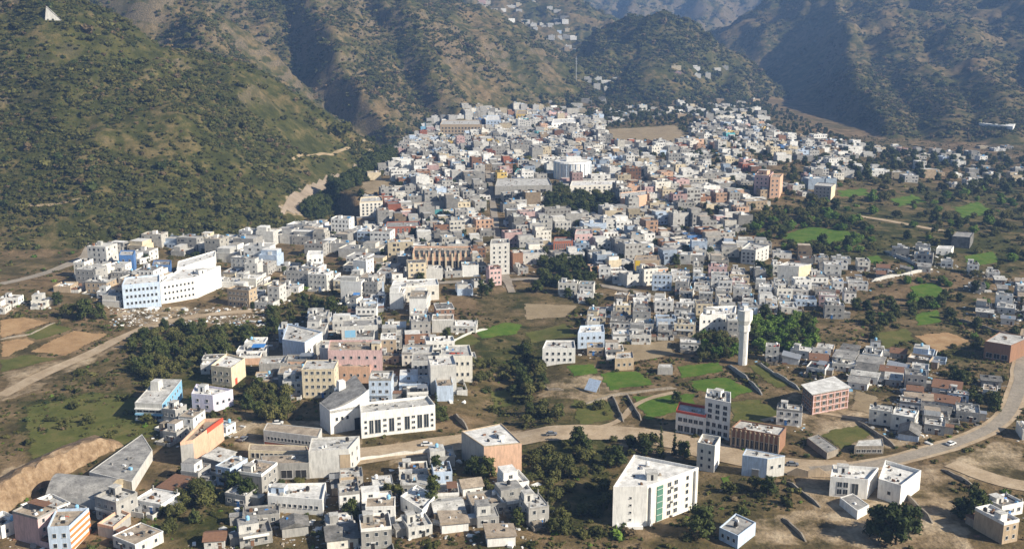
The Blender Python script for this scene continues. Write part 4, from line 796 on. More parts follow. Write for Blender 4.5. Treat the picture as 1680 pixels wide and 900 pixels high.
# ------------------------------------------------------------------ the houses of the town
# zones: outline in the photograph, cell size, chance, (min, max) size, storeys weights, street angle, palette
PAL_C = [('white', 19), ('pale grey', 22), ('grey', 20), ('off-white', 12), ('cream', 7), ('pale blue', 7), ('tan', 5), ('peach', 2.5), ('pink', 2.5), ('blue', 1), ('teal', .4), ('brick red', 1.2), ('brown brick', 4), ('raw concrete', 9), ('yellow', .4)]
PAL_W = [('white', 34), ('pale grey', 18), ('off-white', 18), ('grey', 12), ('pale blue', 5), ('cream', 7), ('tan', 5), ('pink', 2)]
PAL_S = [('pale grey', 22), ('grey', 22), ('white', 24), ('raw concrete', 12), ('off-white', 10), ('tan', 8), ('pale blue', 4)]
ZONES = [
 ([(578,372),(606,330),(596,305),(650,262),(690,205),(740,182),(830,172),(900,184),(985,198),(1000,240),(1128,238),(1130,300),(1230,345),(1208,395),(1120,425),(1060,470),(880,462),(800,470),(640,470),(640,400)], 11.4, .93, (7.2, 11), (2.5, 5, 3, .9), 14, PAL_C),
 ([(110,470),(200,400),(330,388),(360,378),(480,366),(578,372),(640,400),(640,470),(600,515),(540,500),(440,512),(380,498),(300,500),(200,506)], 13, .8, (8, 13), (2, 5, 3, 1), -12, PAL_W),
 ([(445,560),(530,505),(620,472),(790,480),(765,540),(718,560),(790,600),(770,650),(720,660),(560,660),(420,650),(340,640),(340,600),(410,575)], 13, .82, (8, 13), (3, 5, 2, .5), 4, PAL_C),
 ([(905,470),(1060,440),(1210,400),(1340,425),(1420,425),(1410,470),(1375,520),(1240,530),(1200,560),(1110,560),(1010,560),(940,600),(890,540),(960,530),(940,500)], 11.6, .88, (7, 10.5), (5, 5, .8), -8, PAL_W),
 ([(1245,585),(1330,572),(1500,575),(1545,620),(1600,690),(1530,722),(1455,720),(1400,650),(1320,600)], 11, .92, (7, 10.5), (7, 2), -25, PAL_S),
 ([(1390,440),(1500,405),(1640,450),(1700,470),(1700,560),(1600,520),(1560,480),(1450,455)], 13.5, .62, (6, 10), (7, 2), -20, PAL_S),
 ([(1300,235),(1430,240),(1690,262),(1690,300),(1560,310),(1420,290),(1340,300)], 21, .38, (8, 12), (4, 4, 1), 5, PAL_W),
 ([(0,850),(120,800),(215,840),(260,900),(0,900)], 11.5, .85, (7, 11), (3, 4, 1), -30, PAL_C),
 ([(215,745),(290,770),(370,725),(400,760),(430,800),(440,850),(330,800),(240,860),(215,830)], 12, .85, (7, 10), (6, 2), -20, PAL_S),
 ([(540,790),(600,762),(740,733),(760,790),(700,860),(600,860),(540,832)], 11, .92, (7, 10), (6, 2), 10, PAL_S),
 ([(300,872),(430,850),(540,848),(660,852),(700,800),(830,790),(900,820),(930,900),(300,900)], 11.8, .84, (7, 10.5), (6, 2.4), 15, PAL_S),
 ([(370,690),(400,690),(400,730),(330,790),(230,790),(215,745),(290,690),(300,690)], 12, .8, (6.5, 9.5), (5, 3), -20, PAL_S),
 ([(820,800),(900,800),(1000,880),(1000,900),(820,900)], 15, .5, (6.5, 9.5), (6, 2), 12, PAL_S),
 ([(860,755),(905,760),(905,800),(860,800)], 13, .7, (6, 10), (5, 2), 10, PAL_S),
 ([(1195,690),(1320,690),(1330,735),(1240,745)], 12, .7, (6, 9), (5, 2), -15, PAL_W),
 ([(1480,690),(1600,640),(1660,600),(1640,680),(1560,715)], 12, .7, (6, 10), (6, 2), -20, PAL_S),
 ([(1620,680),(1690,690),(1690,760),(1640,750)], 15, .6, (7, 10), (5, 2), -10, PAL_W),
 ([(1600,850),(1690,820),(1690,900),(1620,900)], 14, .6, (7, 10), (5, 2), 20, PAL_W),
 ([(880,560),(1010,560),(1010,600),(960,610),(900,600)], 14, .5, (7, 10), (4, 4), 0, PAL_W),
 ([(800,380),(1050,380),(1050,470),(880,466)], 13, .5, (7, 10), (3, 4, 1), 6, PAL_C),
 ([(0,500),(110,470),(110,490),(60,510),(0,515)], 16, .5, (7, 10), (5, 2), 0, PAL_W),
 ([(775,0),(900,5),(965,60),(940,112),(860,115),(810,60)], 20, .6, (9, 14), (4, 4), 0, PAL_W),
 ([(920,128),(1010,128),(1010,150),(930,150)], 19, .6, (9, 14), (4, 3), 0, PAL_W),
 ([(1100,110),(1190,110),(1180,130),(1110,140)], 24, .45, (9, 13), (4, 3), 0, PAL_W),
 ([(1430,225),(1560,240),(1690,262),(1690,245),(1560,225)], 30, .4, (9, 13), (4, 3), 0, PAL_W),
 ([(820,165),(1000,165),(1000,195),(830,178)], 24, .45, (9, 13), (3, 4, 1), 0, PAL_C),
 ([(1000,178),(1240,168),(1260,215),(1140,195),(1000,205)], 22, .45, (9, 13), (3, 4, 1), 10, PAL_W),
 ([(340,372),(520,352),(590,365),(480,366),(340,392)], 20, .45, (8, 12), (4, 3), 0, PAL_W),
 ([(1128,238),(1140,192),(1180,176),(1230,194),(1300,228),(1420,242),(1400,262),(1378,300),(1330,326),(1230,345),(1130,300)], 13.5, .66, (7, 10.5), (3, 4, 1), 14, PAL_C),
 ([(1000,560),(1110,560),(1200,560),(1190,580),(1120,580),(1040,556)], 14, .45, (6, 9), (5, 2), -8, PAL_W),
]
CLEAR = [[(1000,208),(1128,203),(1132,238),(1000,238)], [(890,310),(1005,312),(1018,335),(1005,358),(900,350)], [(880,430),(960,428),(985,455),(960,478),(885,470)],
         [(780,545),(960,520),(960,560),(780,600)], [(820,600),(900,590),(930,700),(820,700)], [(480,480),(575,478),(580,520),(500,520)], [(720,490),(880,485),(960,500),(955,530),(790,545),(730,520)],
         [(1000,600),(1200,590),(1310,640),(1240,700),(1110,690),(1000,690)], [(1225,515),(1340,520),(1340,580),(1240,580)], [(1475,455),(1560,460),(1560,530),(1490,530)], [(1135,540),(1205,550),(1210,600),(1130,600)],
         [(400,640),(480,640),(480,690),(400,690)], [(1335,612),(1385,612),(1400,640),(1420,700),(1310,700)]]
def pick(pal, rs): return rs.choices([p[0] for p in pal], [p[1] for p in pal])[0]
cands = []
for zi, (poly, cell, prob, (s0, s1), stw, ang, pal) in enumerate(ZONES):
    wx, wy, _ = ground([min(max(p[0], -20), 1700) for p in poly], [p[1] for p in poly])
    c, s_ = math.cos(R(ang)), math.sin(R(ang))
    rx = wx*c+wy*s_; ry = -wx*s_+wy*c
    A, B = np.meshgrid(np.arange(rx.min()-60, rx.max()+60, cell), np.arange(ry.min()-60, ry.max()+60, cell))
    jr = np.random.default_rng(100+zi); A = A+jr.uniform(-.16, .16, A.shape)*cell; B = B+jr.uniform(-.16, .16, B.shape)*cell
    X = (A*c-B*s_).ravel(); Y = (A*s_+B*c).ravel(); keep = (jr.random(X.shape) < prob) & (Y > 200); X, Y = X[keep], Y[keep]
    Z = land(X, Y); px, py = proj(X, Y, Z); ok = inpoly(px, py, poly)
    for cl in CLEAR: ok &= ~inpoly(px, py, cl)
    if poly[0] == (775, 0): ok &= land(X, Y, True)[1] == 2
    X, Y, Z = X[ok], Y[ok], Z[ok]
    ko = np.zeros(X.shape, bool)
    for kp in KEEPOUT:
        q = np.array(kp); 
        if len(q) > 8 or (q[:, 1].max() > Y.min()-20 if len(Y) else False):
            cx_, cy_ = q.mean(0); f = 1.0
            for dx, dy in ((0, 0), (4.6, 0), (-4.6, 0), (0, 4.6), (0, -4.6), (3.5, 3.5), (-3.5, 3.5), (3.5, -3.5), (-3.5, -3.5)): ko |= inpoly(X+dx, Y+dy, kp)
    for fx, fy, fr in FOOT: ko |= (X-fx)**2+(Y-fy)**2 < (fr+3.2)**2
    for i in np.nonzero(~ko)[0]: cands.append((float(X[i]), float(Y[i]), float(Z[i]), zi))
_ca = np.array([q[:2] for q in cands]); _gap = (_ca[:, 1] > 640) & (fbm(_ca[:, 0]/38, _ca[:, 1]/38, 2) < -.36); cands = [q for q, k in zip(cands, _gap) if not k]
# no two houses in one another
cands.sort(key=lambda q: q[1]); GRID = {}; HOUSES = []
for x, y, z, zi in cands:
    r_ = ZONES[zi][1]*.78; k = (int(x//40), int(y//40)); bad = False
    for a in (-1, 0, 1):
        for b_ in (-1, 0, 1):
            for (u, v) in GRID.get((k[0]+a, k[1]+b_), ()):
                if (u-x)**2+(v-y)**2 < r_*r_: bad = True
    if not bad:
        GRID.setdefault(k, []).append((x, y)); HOUSES.append((x, y, z, zi))
# behind a hill?  keep only what the camera's line of sight reaches
hx = np.array([h[0] for h in HOUSES]); hy = np.array([h[1] for h in HOUSES]); hz = np.array([h[2] for h in HOUSES])+8
vis = np.ones(len(hx), bool)
for t_ in np.linspace(.3, .97, 26): vis &= (CZ+(hz-CZ)*t_) > land(hx*t_, hy*t_)-6
HOUSES = [h for h, v in zip(HOUSES, vis) if v]
NEAR = 330
print('houses', len(HOUSES))

def near_mark(x, y):
    n = min(LM, key=lambda q: (LM[q][0]-x)**2+(LM[q][1]-y)**2); dx, dy = x-LM[n][0], y-LM[n][1]
    rel = ('behind' if dy > 0 else 'before') if abs(dy) > abs(dx)*1.2 else 'beside'
    return n, rel, math.hypot(dx, dy)
ORD = ['', 'second', 'third', 'fourth', 'fifth', 'sixth', 'seventh', 'eighth', 'ninth', 'tenth', 'eleventh', 'twelfth', 'thirteenth', 'fourteenth', 'fifteenth', 'sixteenth', 'seventeenth', 'eighteenth', 'nineteenth', 'twentieth']
LABELLED = []      # (object, core phrase, landmark, relation, distance)
def finish_labels():
    by = {}
    for o, core, mark, rel, d in LABELLED: by.setdefault((core, mark, rel), []).append((d, o))
    for (core, mark, rel), l in by.items():
        l.sort(key=lambda q: q[0])
        for i, (d, o) in enumerate(l):
            o['label'] = f"{(('' if len(l) == 1 else 'first ') if i == 0 else (ORD[i] if i < len(ORD) else 'outermost')+' ')}{core} {rel} the {mark}"
ROOFS = ['roof pale', 'roof pale', 'roof grey', 'roof white', 'roof white', 'roof tan', 'roof dark']
def make_house(x, y, z, zi, rs):
    poly, cell, prob, (s0, s1), stw, ang, pal = ZONES[zi]
    w, d = rs.uniform(s0*.85, s1*1.12), rs.uniform(s0*.85, s1); st = rs.choices(range(1, len(stw)+1), stw)[0]
    fh = rs.uniform(2.9, 3.3); h = st*fh; wall = pick(pal, rs); roof = rs.choice(ROOFS); rz = R(ang+rs.gauss(0, 4)+(rs.choice([0, 0, 0, 90])))
    if wall == 'raw concrete': wname = 'bare concrete'
    else: wname = wall
    shed = st == 1 and zi in (4, 5, 8, 9, 10, 11, 12, 15) and rs.random() < .6
    zc = float(land(x+w*.4*np.array([0, 1, -1, 1, -1]), y+d*.4*np.array([0, 1, 1, -1, -1])).min())
    root = empty('shed' if shed else 'house', (x, y, zc+.3), rz, None, 'shed' if shed else 'house', 'low sheds of the town' if shed else 'town houses in view')
    W2, D2 = w/2, d/2; pts = [(-W2, -D2), (W2, -D2), (W2, D2), (-W2, D2)]
    mw = rs.choice([None, 'frame', 'dark']); feats = []
    def wins(face, z0, n, ww, wh):
        L_ = {'f': (0, -D2, 0, w), 'r': (W2, 0, math.pi/2, d), 'l': (-W2, 0, -math.pi/2, d), 'b': (0, D2, math.pi, w)}[face]
        for k in range(n):
            off = (-.5+(k+.5)/n)*L_[3]*.9; cx, cy = L_[0]+off*math.cos(L_[2]), L_[1]+off*math.sin(L_[2])
            put('window', win_mesh(ww, wh, 'glass', 'frame'), root, (cx, cy, z0), L_[2])
    if shed:
        b = MB(); dz = rs.uniform(.5, 1.4); ov = .5
        hh_ = rs.uniform(2.4, 3.2); b.box(-W2, -D2, -2.5, W2, D2, hh_, wall); b.build('wall', root)
        gable = rs.random() < .4; b = MB(); rm = rs.choice(['roof grey', 'roof pale', 'roof dark', 'metal', 'roof tan', 'rust'])
        if gable:
            b.add([(-W2-ov, -D2-ov, hh_), (W2+ov, -D2-ov, hh_), (W2+ov, D2+ov, hh_), (-W2-ov, D2+ov, hh_), (-W2-ov, 0, hh_+dz+.8), (W2+ov, 0, hh_+dz+.8)], [(0, 1, 5, 4), (2, 3, 4, 5), (1, 2, 5), (3, 0, 4)], rm)
        else:
            b.add([(-W2-ov, -D2-ov, hh_+.05), (W2+ov, -D2-ov, hh_+.05), (W2+ov, D2+ov, hh_+dz), (-W2-ov, D2+ov, hh_+dz), (-W2-ov, -D2-ov, hh_-.12), (W2+ov, -D2-ov, hh_-.12), (W2+ov, D2+ov, hh_-.1), (-W2-ov, D2+ov, hh_-.1)], [(0,1,2,3), (0,4,5,1), (1,5,6,2), (2,6,7,3), (3,7,4,0)], rm)
        b.build('roof', root); wins('f', 1.4, rs.randint(1, 2), 1.0, .9)
        b = MB(); b.box(-.5, -.06, 0, .5, .0, 2.0, 'wood'); put('door', b.mesh('door'), root, (W2*.55, -D2-.01, -.2))
        clutter(root, [(p[0]*.9, p[1]*.9) for p in pts], hh_+(.1 if not gable else dz*.6), rs.randint(2, 5), rs)
        core = f"low {wname} shed with {'gabled' if gable else 'sloping'} {'tin' if rm == 'metal' else 'rusty' if rm == 'rust' else rm.split()[1]} roof"
    else:
        two = st >= 2 and rs.random() < .35; h0 = h
        b = MB()
        if two:                                    # top floor set back behind a terrace
            h0 = h-fh; b.box(-W2, -D2, -3, W2, D2, h0, wall, top=roof); b.build('wall', root)
            bx0, bx1, by0, by1 = (-W2+.15, W2*rs.uniform(.1, .6), -D2+d*rs.uniform(.2, .4), D2-.15)
            b = MB(); b.box(bx0, by0, h0, bx1, by1, h, rs.choice([wall, wall, 'white', 'pale grey']), top=roof); b.build('upper_floor', root); feats.append('set-back top floor')
            put('window', win_mesh(1.4, 1.3), root, ((bx0+bx1)/2, by0-.01, h0+1.6)); tz = h; tp = ((bx0+bx1)/2, (by0+by1)/2)
        else:
            b.box(-W2, -D2, -3, W2, D2, h, wall, top=roof); b.build('wall', root); tz = h; tp = (rs.uniform(-.25, .25)*w, rs.uniform(0, .3)*d)
        ph = rs.choice([.25, .6, .9, .9])
        b = MB(); ring(b, [(p[0]*1.012, p[1]*1.012) for p in pts], h0-.15, h0+ph, .2, rs.choice([wall, wall, wall, 'white', 'raw concrete'])); b.build('parapet', root)
        ns = max(2, round(w/3)); near_ = y < 620
        for s in range(st if not two else st-1):
            zc_ = s*fh+1.7
            wins('f', zc_, ns if near_ else max(2, ns-1), rs.choice([1.1, 1.4]), 1.3)
            if near_ or s == 0: wins('r' if x < 0 else 'l', zc_, 2, 1.1, 1.2)
        b = MB(); b.box(-.5, -.1, -.3, .5, .0, 2.1, rs.choice(['wood', 'dark', 'blue paint', 'rust'])); b.box(-.75, -.7, 2.2, .75, .0, 2.3, 'frame')
        put('door', b.mesh('door'), root, (rs.choice([-.12, .12])*w, -D2-.02, 0))
        k = rs.random()
        if not two and k < .45:
            stair_hut(root, -W2*.45, D2*.4, h, rs.uniform(2.2, 3.2), rs.uniform(2.4, 3.4), rs.uniform(1.9, 2.6), rs.choice([wall, 'white', 'pale grey'])); feats.append('roof stair hut')
        k = rs.random()
        if k < .55:
            col = rs.choice([TB, TB, TW, 'sky paint']); q = (W2*.55, D2*.55) if not two else tp
            tank(root, q[0], q[1], tz if two else h, col); feats.append({TB: 'black', TW: 'white', 'sky paint': 'blue'}[col]+' roof tank')
        elif k < .75 and not two:
            for a in (-.9, .9):
                for e_ in (-.9, .9): b = MB(); b.box(-.18, -.18, 0, .18, .18, rs.uniform(1, 2), 'raw concrete'); put('column', b.mesh('column'), root, (W2*a, D2*e_, h))
            feats.append('bare roof columns')
        elif k < .88 and not two:
            b = MB(); b.box(0, -D2*.8, h+2.1, W2*.9, D2*.6, h+2.2, rs.choice(['metal', 'rust', 'tarp blue']))
            for a in (.06, .84):
                for e_ in (-.76, .54): b.box(W2*a-.05, D2*e_-.05, h, W2*a+.05, D2*e_+.05, h+2.1, 'metal')
            b.build('shade_roof', root); feats.append('shaded roof')
        if st >= 2 and rs.random() < .4:
            b = MB(); b.box(-W2*.8, -1.1, 0, W2*.8, 0, .15, 'raw concrete'); bo = put('balcony', b.mesh('balcony'), root, (0, -D2-.005, fh)); b = MB(); b.box(-W2*.8, -1.1, .155, W2*.8, -1.0, 1.0, rs.choice([wall, 'metal', 'white'])); b.build('railing', bo); feats.append('front balcony')
        clutter(root, pts, (h0 if two else h), rs.randint(6, 14), rs)
        if rs.random() < .45 and near_:            # walled yard in front
            yd, yw, b = rs.uniform(3.5, 6), w*rs.uniform(.7, 1.15)/2, MB(); m_ = rs.choice(['stone', 'raw concrete', 'pale grey', wall]); hy_ = rs.uniform(1.0, 1.9)
            b.box(-yw, -D2-yd, -2.5, -yw+.25, -D2-.02, hy_, m_); b.box(yw-.25, -D2-yd, -2.5, yw, -D2-.02, hy_*.9, m_); b.box(-yw+.25, -D2-yd, -2.5, yw*.3, -D2-yd+.25, hy_*.95, m_); b.box(yw*.55, -D2-yd, -2.5, yw-.25, -D2-yd+.25, hy_*.95, m_); b.build('yard_wall', root)
            if rs.random() < .5: b = MB(); b.box(-yw+.4, -D2-yd*.6, -2.5, -yw+.4+rs.uniform(1.6, 3), -D2-.3, rs.uniform(1.7, 2.3), rs.choice(['rust', 'metal', 'roof grey', 'stone'])); b.build('outhouse', root)
        if rs.random() < .45 and near_:
            aw, ad, ah = rs.uniform(2.5, 4.5), rs.uniform(2.5, 4), rs.uniform(2.2, 2.8); sx = rs.choice([-1, 1]); b = MB()
            x0 = W2 if sx > 0 else -W2-aw; b.box(x0, -D2*.3, -3, x0+aw, -D2*.3+ad, ah, rs.choice([wall, 'raw concrete', 'stone'])); b.box(x0-.2, -D2*.3-.2, ah, x0+aw+.2, -D2*.3+ad+.2, ah+.12, rs.choice(['metal', 'roof grey', 'rust'])); b.build('lean_to', root); feats.append('lean-to')
        n_ = ['one', 'two', 'three', 'four'][st-1]
        core = f"{wname} {n_}-storey house with {feats[0] if feats else 'plain flat roof'}"
    mark, rel, dist = near_mark(x, y); LABELLED.append((root, core, mark, rel, dist)); FOOT.append((x, y, max(w, d)*.52))
for i, (x, y, z, zi) in enumerate(HOUSES[:NEAR]): make_house(x, y, z, zi, random.Random(i*7+3))

# the rest of the town, joined: shells, parapets, stair huts, tanks, windows
def far_town(hs):
    V, Fc, T = [], [], []
    def q_(vs, col):
        o = len(V); V.extend(vs); Fc.append((o, o+1, o+2, o+3)); T.append(col)
    def bx(M, x0, y0, z0, x1, y1, z1, col, top=None):
        c = [M(x0, y0), M(x1, y0), M(x1, y1), M(x0, y1)]
        for i in range(4):
            a, b_ = c[i], c[(i+1) % 4]; q_([(*a, z0), (*b_, z0), (*b_, z1), (*a, z1)], col)
        q_([(*p, z1) for p in c], top or col)
    RC = [(.55, .54, .51), (.40, .39, .37), (.70, .69, .66), (.30, .29, .28), (.45, .38, .30), (.62, .61, .58), (.22, .21, .2), (.34, .31, .27)]
    for i, (x, y, z, zi) in enumerate(hs):
        rs = random.Random(i*13+5); poly, cell, prob, (s0, s1), stw, ang, pal = ZONES[zi]
        w, d = rs.uniform(s0, s1)*(1.9 if rs.random() < .12 else 1.2)/2, rs.uniform(s0, s1)*1.12/2; st = rs.choices(range(1, len(stw)+1), stw)[0]; fh = rs.uniform(3, 3.4); h = st*fh
        rz = R(ang+rs.gauss(0, 3)); c, s_ = math.cos(rz), math.sin(rz); M = lambda a, b_: (x+a*c-b_*s_, y+a*s_+b_*c)
        col = WALLC.get(pick(pal, rs), (.4, .39, .37)); v = rs.uniform(.42, 1.0); col = tuple(q*v for q in col); top = rs.choice(RC)
        h0 = h; z -= .3
        if st > 1 and rs.random() < .4:
            h0 = h-fh; bx(M, -w, -d*rs.uniform(.1, .6), z+h0, w*rs.uniform(0, .8), d, z+h, col, top)
        bx(M, -w, -d, z-5, w, d, z+h0, col, top)
        ph = rs.uniform(.4, 1); t = .3; pc = tuple(q*.95 for q in col)
        bx(M, -w, -d, z+h0+.01, w, -d+t, z+h0+ph, pc); bx(M, -w, d-t, z+h0+.01, w, d, z+h0+ph, pc); bx(M, -w, -d+t, z+h0+.01, -w+t, d-t, z+h0+ph, pc); bx(M, w-t, -d+t, z+h0+.01, w, d-t, z+h0+ph, pc)
        if rs.random() < .6: a, b_ = rs.uniform(-.5, .3)*w, rs.uniform(-.2, .4)*d; bx(M, a-1.4, b_-1.4, z+h0+.02, a+1.4, b_+1.4, z+h0+2.4, rs.choice([col, (.7, .69, .66), (.4, .4, .38)]), top)
        for _ in range(rs.randint(1, 3)):
            a, b_ = rs.uniform(-.7, .7)*w, rs.uniform(-.7, .7)*d; e = rs.uniform(.4, 1.1); bx(M, a-e, b_-e, z+h0+.03, a+e, b_+e, z+h0+rs.uniform(.6, 1.8), rs.choice([(.03, .03, .03), (.7, .7, .68), (.1, .3, .55), (.25, .12, .06), (.3, .3, .3), (.12, .12, .12)]))
        if y < 1500:
            dk = rs.choice([(.03, .035, .045), (.05, .05, .055), (.08, .07, .06)])
            skip = rs.choice([.1, .35, .35, .6, 1]); hw = rs.uniform(.45, .8); hv = rs.uniform(1.1, 1.8)
            for s in range(max(1, round(h0/fh))):
                z0 = z+s*fh+.9; n = max(2, round(w*2/3))
                for k in range(n):
                    if rs.random() < skip: continue
                    a = -w+2*w*(k+.5)/n+rs.uniform(-.3, .3); e = hw*rs.choice([1, 1, .7, 1.5]); q_([(*M(a-e, -d-.04), z0), (*M(a+e, -d-.04), z0), (*M(a+e, -d-.04), z0+hv), (*M(a-e, -d-.04), z0+hv)], dk)
                sx = -1 if x > 0 else 1
                for k in range(2):
                    if rs.random() < skip: continue
                    a = -d+2*d*(k+.5)/2; q_([(*M(sx*(w+.04), a-.6*sx), z0), (*M(sx*(w+.04), a+.6*sx), z0), (*M(sx*(w+.04), a+.6*sx), z0+1.4), (*M(sx*(w+.04), a-.6*sx), z0+1.4)], dk)
    me = bpy.data.meshes.new('distant_houses'); n = len(Fc)
    me.vertices.add(len(V)); me.vertices.foreach_set("co", np.array(V, np.float32).ravel())
    me.loops.add(4*n); me.loops.foreach_set("vertex_index", np.array(Fc, np.int32).ravel()); me.polygons.add(n); me.polygons.foreach_set("loop_start", np.arange(0, 4*n, 4, dtype=np.int32)); me.update(calc_edges=True)
    a = me.attributes.new("tint", 'FLOAT_COLOR', 'FACE'); a.data.foreach_set("color", np.c_[np.array(T, np.float32), np.ones(n, np.float32)].ravel()); me.materials.append(MATS['tinted'])
    tag(link(bpy.data.objects.new('distant_houses', me)), 'densely packed flat-roofed houses filling the town behind', 'houses', kind='stuff')
    print('far town quads', n)
far_town(HOUSES[NEAR:])
OCC = np.array([(h[0], h[1]) for h in HOUSES])

# ------------------------------------------------------------------ trees, bushes, scrub
import bmesh
def ico(sub):
    b = bmesh.new(); bmesh.ops.create_icosphere(b, subdivisions=sub, radius=1); v = np.array([q.co[:] for q in b.verts]); f = [[w.index for w in q.verts] for q in b.faces]; b.free(); return v, f
ICO1, ICO2 = ico(1), ico(2)
def crown(name, seed, clumps, leaves, leaf, mat, core=.72):     # clumps: (x, y, z, r)
    g = np.random.default_rng(seed); V = []; Fc = []
    for (cx, cy, cz, r) in clumps:
        v, f = ICO1; o = len(V); vv = v*(core*r*g.uniform(.75, 1.1, (len(v), 1)))+(cx, cy, cz); V += vv.tolist(); Fc += [[q+o for q in w] for w in f]
        k = int(leaves*r*r)
        d = g.normal(size=(k, 3)); d /= np.linalg.norm(d, axis=1)[:, None]; p = d*(r*g.uniform(.62, 1.16, (k, 1)))*(1, 1, .85)+(cx, cy, cz)
        nrm = d+g.normal(size=(k, 3))*.55; nrm /= np.linalg.norm(nrm, axis=1)[:, None]
        u = np.cross(nrm, g.normal(size=(k, 3))); u /= np.linalg.norm(u, axis=1)[:, None]; w = np.cross(nrm, u); s = leaf*g.uniform(.6, 1.35, (k, 1))
        q = np.stack([p+u*s, p+w*s*.6, p-u*s, p-w*s*.6], 1).reshape(-1, 3); o = len(V); V += q.tolist(); Fc += [[o+4*i, o+4*i+1, o+4*i+2, o+4*i+3] for i in range(k)]
    me = bpy.data.meshes.new(name); me.from_pydata(V, [], Fc); me.materials.append(MATS[mat]); return me
def clump_set(seed, n, R_, H0, H1, r0, r1):
    g = random.Random(seed); out = []
    for i in range(n):
        a = g.uniform(0, 6.28); q = math.sqrt(g.random())*R_; t = g.random(); z = H0+(H1-H0)*t; q *= (1-.45*t)
        out.append((q*math.cos(a), q*math.sin(a), z, g.uniform(r0, r1)*(1-.25*t)))
    return out
def trunk(name, h, r, seed, spread=2.0):
    g = random.Random(seed); b = MB(); b.cyl(0, 0, -1.0, h*.55, r, 'bark', 7, r*.7); b.cyl(.0, 0, h*.55, h, r*.7, 'bark', 6, r*.3)
    for k in range(5):
        a = k*1.257+g.uniform(-.3, .3); b.bar((0, 0, h*g.uniform(.4, .65)), (math.cos(a)*spread, math.sin(a)*spread, h*g.uniform(.8, 1.05)), r*.3, 'bark')
    return b.mesh(name)
TREES = {}
def proto(k, mat, cl, leaves, leaf, th, tr, sp_=2.0, seed=1): TREES[k] = (trunk('trunk', th, tr, seed, sp_), crown('crown', seed, cl, leaves, leaf, mat))
proto('round dark', 'leaf dark', clump_set(1, 15, 2.7, 1.3, 6.2, 1.2, 1.9), 48, .34, 4.5, .28, 2.0, 1)
proto('spreading olive', 'leaf olive', clump_set(2, 16, 3.3, 1.5, 5.2, 1.1, 1.8), 46, .34, 4.2, .28, 2.6, 2)
proto('bushy bright green', 'leaf bright', clump_set(3, 12, 2.8, 1.2, 4.2, 1.1, 1.7), 50, .32, 3.0, .2, 2.0, 3)
proto('tall dark', 'leaf dark', clump_set(4, 14, 1.9, 2.5, 9.5, 1.0, 1.7), 50, .34, 6.5, .25, 1.4, 4)
proto('low olive', 'leaf olive', clump_set(5, 10, 2.4, .9, 2.8, .9, 1.5), 48, .3, 2.0, .16, 1.5, 5)
proto('cypress-like dark', 'leaf dark', [(.25*math.sin(k*2), .25*math.cos(k*2), 1.2+k*.95, 1.15-.085*k) for k in range(10)], 60, .28, 7.0, .18, .4, 6)
PLACED = []
def tree(kind, x, y, s, rz, stretch=1.0):
    z = float(land(x, y)); r = empty('tree' if kind != 'low olive' else 'bush', (x, y, z-.1), rz, None, 'tree' if kind != 'low olive' else 'bush', 'trees among the houses' if kind != 'low olive' else 'bushes among the houses')
    r.scale = (s, s, s*stretch)
    for nm, me in zip(('trunk', 'crown'), TREES[kind]): link(bpy.data.objects.new(nm, me), r)
    PLACED.append((x, y)); mark, rel, dist = near_mark(x, y); size = 'small ' if s < .75 else 'large ' if s > 1.3 else ''
    LABELLED.append((r, f"{size}{kind} {'tree' if kind != 'low olive' else 'bush'}", mark, rel, dist))
RT = random.Random(77)
MAN = [('round dark', 1150, 878, 1.55), ('round dark', 1470, 892, 1.9), ('round dark', 1440, 880, 1.5), ('round dark', 1492, 872, 1.35), ('round dark', 1600, 850, 1.45), ('round dark', 1578, 848, 1.0), ('tall dark', 712, 832, 1.15), ('tall dark', 716, 790, 1.0),
 ('cypress-like dark', 1084, 738, .95), ('cypress-like dark', 1106, 745, 1.0), ('round dark', 1060, 745, 1.0), ('round dark', 1120, 750, 1.0), ('spreading olive', 445, 690, 1.3), ('round dark', 425, 682, 1.0), ('cypress-like dark', 716, 682, 1.0), ('round dark', 725, 690, 1.0),
 ('round dark', 545, 515, 1.5), ('round dark', 525, 512, 1.2), ('spreading olive', 560, 520, 1.2), ('round dark', 140, 525, 1.7), ('spreading olive', 115, 520, 1.4), ('round dark', 165, 522, 1.2), ('round dark', 95, 500, 1.1), ('round dark', 385, 812, 1.2), ('round dark', 405, 822, 1.2), ('round dark', 375, 795, .9),
 ('bushy bright green', 630, 570, .9), ('tall dark', 790, 488, 1.1), ('tall dark', 806, 486, 1.1), ('tall dark', 798, 490, .9), ('spreading olive', 860, 275, 2.2), ('bushy bright green', 510, 720, .6), ('spreading olive', 1240, 800, .8), ('round dark', 1110, 660, .8), ('round dark', 1245, 452, 1.5), ('round dark', 1258, 455, 1.3), ('round dark', 880, 480, 1.2)]
MAN = [m_ for m_ in MAN]
for k, px, py, s in MAN:
    x, y, z = g1(px, py); tree(k, x, y, s, RT.uniform(0, 6)); FOOT.append((x, y, 3))
